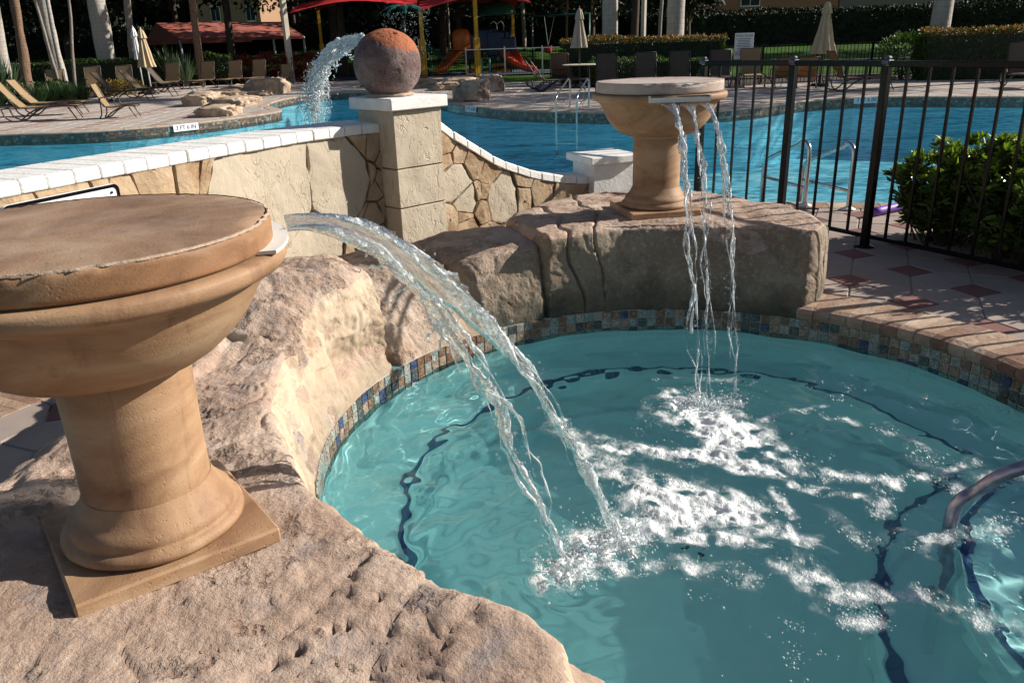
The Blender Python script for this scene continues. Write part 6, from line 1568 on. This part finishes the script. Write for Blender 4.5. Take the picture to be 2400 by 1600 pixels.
t = NT('bubble_film'); gl = t.n('BsdfPrincipled'); t.set(gl, 'Base Color', (.78, .84, .86)); gl.inputs['Roughness'].default_value = .06; gl.inputs['Specular IOR Level'].default_value = .8
tr = t.n('BsdfTransparent'); mx = t.n('MixShader'); lw = t.n('LayerWeight'); lw.inputs[0].default_value = .35; t.t.links.new(t.ramp(lw.outputs['Facing'], [(0, .10), (.9, .62)]), mx.inputs[0]); t.t.links.new(tr.outputs[0], mx.inputs[1]); t.t.links.new(gl.outputs[0], mx.inputs[2]); t.t.links.new(mx.outputs[0], t.out.inputs[0])
M['bubble'] = t.m
obj('bubbles', V, F, M['bubble'], smooth=True, kind='stuff')

def set_foam(o, vals):
    a = o.data.attributes.new('foam', 'FLOAT', 'POINT'); a.data.foreach_set('value', np.asarray(vals, np.float32))
def strand(parent, name, path, rad_fn, seed, n=14, nk=120, flat_=1.0, foam=.2, wander=.012, rough=.35, twist=3.0, breakup=0):
    pts = np.array(path(np.linspace(0, 1, nk))); T = np.gradient(pts, axis=0); T /= np.linalg.norm(T, axis=1)[:, None]
    up = np.array([0, 0, 1.]); A = np.cross(T, up); A /= np.linalg.norm(A, axis=1)[:, None]+1e-9; B = np.cross(A, T); tt = np.linspace(0, 1, nk)
    off = np.stack([fbm(np.c_[tt*9, tt*0+seed, tt*0], 3, seed), fbm(np.c_[tt*9, tt*0+seed+9, tt*0], 3, seed+1)], 1)*wander*(tt[:, None]**.8)
    pts = pts+A*off[:, :1]+B*off[:, 1:]
    V = []; R_ = np.array([rad_fn(x) for x in tt])
    for i in range(nk):
        for k in range(n):
            a = 2*math.pi*k/n+twist*tt[i]
            V.append(pts[i]+(A[i]*math.cos(a)*flat_+B[i]*math.sin(a))*R_[i])
    V = np.array(V); ii = np.repeat(np.arange(nk), n); nrm_ = V-pts[ii]; L = np.linalg.norm(nrm_, axis=1)[:, None]+1e-9
    q = V*np.array([1, 1, .55]); nz = fbm(q*30+seed, 3, seed)+.55*fbm(q*80, 3, seed+4); V = V+nrm_/L*(nz[:, None]*rough*(.25+.75*np.clip(tt[ii]*2.2, 0, 1))[:, None]*R_[ii][:, None])
    idx = np.arange(nk*n).reshape(nk, n); F = np.stack([idx[:-1], np.roll(idx[:-1], -1, 1), np.roll(idx[1:], -1, 1), idx[1:]], -1).reshape(-1, 4).tolist()
    F += [list(range(n))[::-1], list(range((nk-1)*n, nk*n))]
    o = obj(name, V, F, M['stream'], parent, smooth=True); set_foam(o, np.clip(foam+.35*fbm(V*16, 3, seed+8)+.25*tt[ii], 0, 1)); return o
def drops(parent, name, pts, radii, seed, foam=.3, stretch=None):
    bm = bmesh.new(); bmesh.ops.create_icosphere(bm, subdivisions=2, radius=1); S = np.array([v.co[:] for v in bm.verts]); SF = np.array([[v.index for v in f.verts] for f in bm.faces]); bm.free()
    pts = np.asarray(pts); radii = np.asarray(radii); n_ = len(pts); V = (S[None]*radii[:, None, None]*(1+.25*np.random.RandomState(seed).normal(0, 1, (n_, 1, 3)))+pts[:, None]).reshape(-1, 3); F = (np.arange(n_)[:, None, None]*len(S)+SF[None]).reshape(-1, 3)
    o = obj(name, V, F, M['stream'], parent, smooth=True, kind='stuff'); set_foam(o, np.full(len(V), foam)); return o
def ballistic(a, b, dv=.04):
    a = np.array(a, float); b = np.array(b, float)
    def f(t_): t_ = np.asarray(t_, float); P_ = a+(b-a)*t_[..., None]; P_[..., 2] = a[2]+(b[2]-a[2])*(t_**2*(1-dv)+t_*dv); return P_
    return f
# --- curving waterfall of the nearer pedestal
LA, LB = (.378, 2.45, WZ), (.163, 2.33, WZ)
SA, SB = (-.60, 2.12, 1.128), (-.555, 1.975, 1.126)
fA, fB = ballistic(SA, LA, -.02), ballistic(SB, LB, -.02)
t = thing('waterfall', 'clear curving double waterfall pouring from the nearer pedestal into the spa', 'water stream', SA)
def filaments(parent, f_, n_, r0, spread, seed, t0=0., foam=.25, breaks=.55, flat_=1., wander=.022):
    rr = np.random.RandomState(seed)
    for k in range(n_):
        ph = rr.uniform(0, 6.28, 4); o3 = rr.normal(0, 1, 3)*spread*np.array([1, 1, .7]); rk_ = r0*rr.uniform(.45, 1.15); s0 = t0+rr.uniform(0, .06); s1 = rr.uniform(.80, 1.0) if k else 1.0; fr_ = rr.uniform(16, 34)
        def pth(x, o3=o3, ph=ph, s0=s0, s1=s1):
            X = s0+(s1-s0)*x; return f_(X)+o3*(.25+1.0*np.sin(X*2.6+ph[0]))[:, None]*np.minimum(1, X*3)[:, None]
        def rf(x, ph=ph, rk_=rk_, s0=s0, s1=s1, fr_=fr_):
            X = s0+(s1-s0)*x; m = .5+.5*math.sin(X*fr_+ph[1]+2*math.sin(X*7+ph[2])); cut = 1-breaks*max(0, min(1, (X-.3)*2))*(1-m)**1.5
            return max(.0007, rk_*min(1, .3+X*5)*(.55+.6*m)*cut*(1-.25*X))
        strand(parent, 'strand', pth, rf, seed*7+k, 8, 170, flat_, foam, wander, .8, 1.5)
strand(t, 'strand', fA, lambda x: .003+.008*min(1, x*4)+.0045*math.sin(x*9)**2, 3, 16, 240, 1.2, .16, .014, .85, 2.0)
filaments(t, fA, 6, .0085, .013, 3, 0, .26, .7, 1., .03)
strand(t, 'strand', fB, lambda x: .004+.007*min(1, x*4)*(1-.5*x)+.004*math.sin(x*11)**2, 7, 14, 240, 1.0, .22, .022, .9, 2.0)
filaments(t, fB, 5, .0068, .014, 5, 0, .30, .9, 1., .042)
# thin sheet between the two strands: closed shell
nu, nv = 120, 40; tu = np.linspace(0, .62, nu); V1 = []; V2 = []
for i, x in enumerate(tu):
    a, b = fA(np.array([x]))[0], fB(np.array([x]))[0]; tear = sstep(.30, .62, x)
    for j in range(nv):
        v = j/(nv-1); w_ = v*(1-tear*.72)       # the sheet tears back towards the upper strand
        c = a+(b-a)*w_; T = fA(np.array([min(1, x+.01)]))[0]-a; T /= np.linalg.norm(T); n3 = np.cross(T, b-a); n3 /= np.linalg.norm(n3)
        h = (.007*fbm([(x*9, w_*7, 2.)], 3, 33)[0]+.003*math.sin(w_*22+x*16+2*math.sin(x*9)))*min(1, x*4)
        th = .0016+.0012*(1+fbm([(x*22, w_*12, 5.)], 2, 34)[0])+.006*(v > .93)
        V1.append(c+n3*(h+th)); V2.append(c+n3*(h-th))
ids = np.arange(nu*nv).reshape(nu, nv); F1 = np.stack([ids[:-1, :-1], ids[1:, :-1], ids[1:, 1:], ids[:-1, 1:]], -1).reshape(-1, 4); off_ = nu*nv
Fr = []
for i in range(nu-1): Fr += [(ids[i, 0], ids[i+1, 0], ids[i+1, 0]+off_, ids[i, 0]+off_), (ids[i, -1]+off_, ids[i+1, -1]+off_, ids[i+1, -1], ids[i, -1])]
for j in range(nv-1): Fr += [(ids[0, j+1], ids[0, j], ids[0, j]+off_, ids[0, j+1]+off_), (ids[-1, j], ids[-1, j+1], ids[-1, j+1]+off_, ids[-1, j]+off_)]
sheet = obj('sheet', V1+V2, F1.tolist()+(F1[:, ::-1]+off_).tolist()+[tuple(int(x) for x in f) for f in Fr], M['stream'], t, smooth=True)
fv = np.repeat(np.clip(.02+.30*sstep(.25, .6, tu), 0, 1)[:, None], nv, 1).ravel(); set_foam(sheet, np.r_[fv, fv])
r = np.random.RandomState(4)
DP = []; DR = []
for f_, k in ((fA, 260), (fB, 420)):
    x = r.uniform(.25, 1, k); P_ = f_(x)+r.normal(0, .022, (k, 3))*np.array([1, 1, .8])*(x[:, None]+.4); DP.append(P_); DR.append(.0012+.0042*r.uniform(0, 1, k)**2)
drops(t, 'droplets', np.concatenate(DP), np.concatenate(DR), 5)
# side fingers thrown off the lower strand
for k, (x, d) in enumerate(((.34, (-.11, -.02, .03)), (.40, (-.08, -.03, -.01)), (.52, (-.06, -.04, -.06)), (.50, (-.05, -.03, -.02)))):
    a = fB(np.array([x]))[0]; d = np.array(d); strand(t, 'finger', lambda s_, a=a, d=d: a+d*s_[:, None]+np.array([0, 0, -.03])*s_[:, None]**2, lambda s_: .005*(1-.75*s_)+.002*math.sin(s_*9)**2, 60+k, 10, 30, 1, .25, .01, .5)
# --- three streams of the farther pedestal
ps = []
t = thing('waterfall', 'three thin broken streams falling from the trough of the farther pedestal', 'water stream', (P2[0], P2[1]-.4, 1.18))
top3 = [((1503, 236), (1566, 238), (1599, 918)), ((1548, 236), (1602, 238), (1632, 912)), ((1594, 236), (1640, 238), (1690, 912))]
k0 = 2400/2352
for i, (a, b, c) in enumerate(top3):
    A = at(a[0]*k0, a[1]*k0, 4.88); B = at(b[0]*k0, b[1]*k0, 4.88); E = np.array(gz(c[0]*k0, c[1]*k0, WZ)); Mx = (A*.36+B*.64)
    w_ = [.020, .013, .015][i]
    f_ = ballistic(Mx, E, .02)
    strand(t, 'strand', f_, lambda x, w_=w_, i=i: max(.0012, w_*(.34+.30*math.exp(-((x-.36)/.2)**2))*(.55+.6*math.sin(x*21+i)**2)*(1-.5*sstep(.5, 1, x))), 30+i, 12, 240, 1.2, .22, .034, 1.0, 2)
    filaments(t, f_, 4 if i == 0 else 3, w_*.42, .009 if i == 0 else .006, 20+i*3, 0, .32, .9, 1., .030)
    x = r.uniform(.35, .99, 40); ps.append(f_(x)+r.normal(0, .006, (40, 3)))
    # funnel at the lip
    V = []; nn_ = 14
    for j, x in enumerate(np.linspace(0, .26, nn_)):
        wv = (1-x/.26)**1.5; P0 = f_(np.array([x]))[0]; L_ = (B-A)*.5*wv
        for s_ in np.linspace(-1, 1, 9):
            base_ = P0+L_*s_+((A+B)/2-Mx)*wv; V.append(base_+np.array([0, -.003-.003*math.sin(s_*6+x*60), 0])); 
        for s_ in np.linspace(1, -1, 9): base_ = P0+L_*s_+((A+B)/2-Mx)*wv; V.append(base_+np.array([0, .004, 0]))
    F = [(j*18+q_, j*18+(q_+1) % 18, (j+1)*18+(q_+1) % 18, (j+1)*18+q_) for j in range(nn_-1) for q_ in range(18)]+[tuple(range(18))[::-1], tuple(range((nn_-1)*18, nn_*18))]
    o = obj('funnel', V, F, M['stream'], t, smooth=True); set_foam(o, np.full(len(V), .12))
    x = r.uniform(.3, 1, 170); ps.append(f_(x)+r.normal(0, .016, (170, 3))*(x[:, None]+.3))
ps = np.concatenate(ps); drops(t, 'droplets', ps, .0014+.0042*r.uniform(0, 1, len(ps))**1.8, 8)
# --- splash crowns where the streams land
sp_t = thing('splash', 'white churning splash where the curving waterfall hits the spa water', 'splash', (*s2(1380, 1260), WZ), 'splashes in the spa')
def crown(parent, c, R_, h, n, seed, dn):
    r = np.random.RandomState(seed)
    for k in range(n):
        a = r.uniform(0, 6.28); q0 = np.array([c[0]+R_*.5*r.uniform(0, 1)*math.cos(a), c[1]+R_*.5*r.uniform(0, 1)*math.sin(a), WZ-.005]); d = np.array([math.cos(a)*R_*r.uniform(.3, .9), math.sin(a)*R_*r.uniform(.3, .9), h*r.uniform(.3, 1)])
        strand(parent, 'splash_finger', lambda s_, q0=q0, d=d: q0+d*s_[:, None]-np.array([0, 0, h*.5])*s_[:, None]**2, lambda s_: .010*(1-.8*s_)+.002, seed*31+k, 8, 22, 1, .55, .012, .6)
    P_ = np.c_[r.normal(c[0], R_*.75, dn), r.normal(c[1], R_*.75, dn), WZ+np.abs(r.normal(0, h*.55, dn))]; drops(parent, 'droplets', P_, r.uniform(.0016, .0055, dn), seed, .5)
crown(sp_t, s2(1300, 1295), .10, .07, 16, 1, 260); crown(sp_t, s2(1430, 1240), .12, .08, 16, 2, 340)
sp_t2 = thing('splash', 'white churning splash below the three thin streams', 'splash', (*s2(1640, 950), WZ), 'splashes in the spa')
for i, c in enumerate(((1600, 925), (1635, 935), (1690, 925))): crown(sp_t2, s2(*c), .07, .05, 7, 10+i, 150)
# loose droplets low over the water
cb2 = np.c_[r.uniform(-.1, 1.5, 260), r.uniform(2.0, 3.9, 260)]; 
# --- jet from the stone ball
b0 = at(848, 84, 5.70); lnd = np.array([-1.62, 6.35, WZ])
jt = thing('water_jet', 'ragged white jet of water arching left from the stone ball into the main pool', 'water stream', tuple(b0))
J0 = np.array(at(850, 88, 5.72)); jw = [at(850, 90, 5.72), at(800, 112, 5.80), at(765, 140, 5.88), at(748, 175, 5.95), at(740, 215, 6.0), at(738, 255, 6.03), at(742, 290, 6.05)]
jw.append(np.array([jw[-1][0]-.02, jw[-1][1]+.05, WZ])); JP = np.array(smooth_path(jw, 12)); JL = np.linspace(0, 1, len(JP))
def fJ(x): return np.stack([np.interp(x, JL, JP[:, k]) for k in range(3)], 1)
for k in range(16):
    o3 = r.normal(0, 1, 3)*np.array([.020, .022, .026]); ph = r.uniform(0, 6.28); strand(jt, 'strand', lambda x, o3=o3: fJ(x)+o3*(.4+1.2*np.sin(x*3.)[:, None]), lambda x, ph=ph: max(.001, (.0095*math.exp(-(x/.40)**2)+.003)*(.5+.6*math.sin(x*26+ph)**2)*(1-.35*x)), 70+k, 10, 130, 1, .55, .08, 1.0, 4)
for k in range(70):
    x = r.uniform(.02, .8); a = fJ(np.array([x]))[0]+r.normal(0, .02, 3); d = r.normal(0, 1, 3)*np.array([.06, .05, .055])+np.array([-.012, 0, -.012]); strand(jt, 'finger', lambda s_, a=a, d=d: a+d*s_[:, None], lambda s_: .0055*(1-.75*s_)+.002*math.sin(s_*12)**2, 130+k, 7, 20, 1, .55, .02, .8)
x = np.concatenate([r.uniform(0, .8, 1500), r.uniform(.4, 1, 700)]); P_ = fJ(x)+r.normal(0, .038, (2200, 3))*(.5+1.2*x[:, None]); drops(jt, 'droplets', P_, .0014+.0045*r.uniform(0, 1, 2200)**2.2, 21, .55)
# drips under the metal palm
c = at(955, 40, 33); P_ = np.c_[r.uniform(-.95, .85, 500)+c[0], r.uniform(-.8, .8, 500)+c[1], c[2]+.15-r.uniform(0, 1, 500)**1.5*2.1]; o = drops(None, 'falling_drips', P_, r.uniform(.008, .018, 500), 31, .7)
for o in (wat,): pass
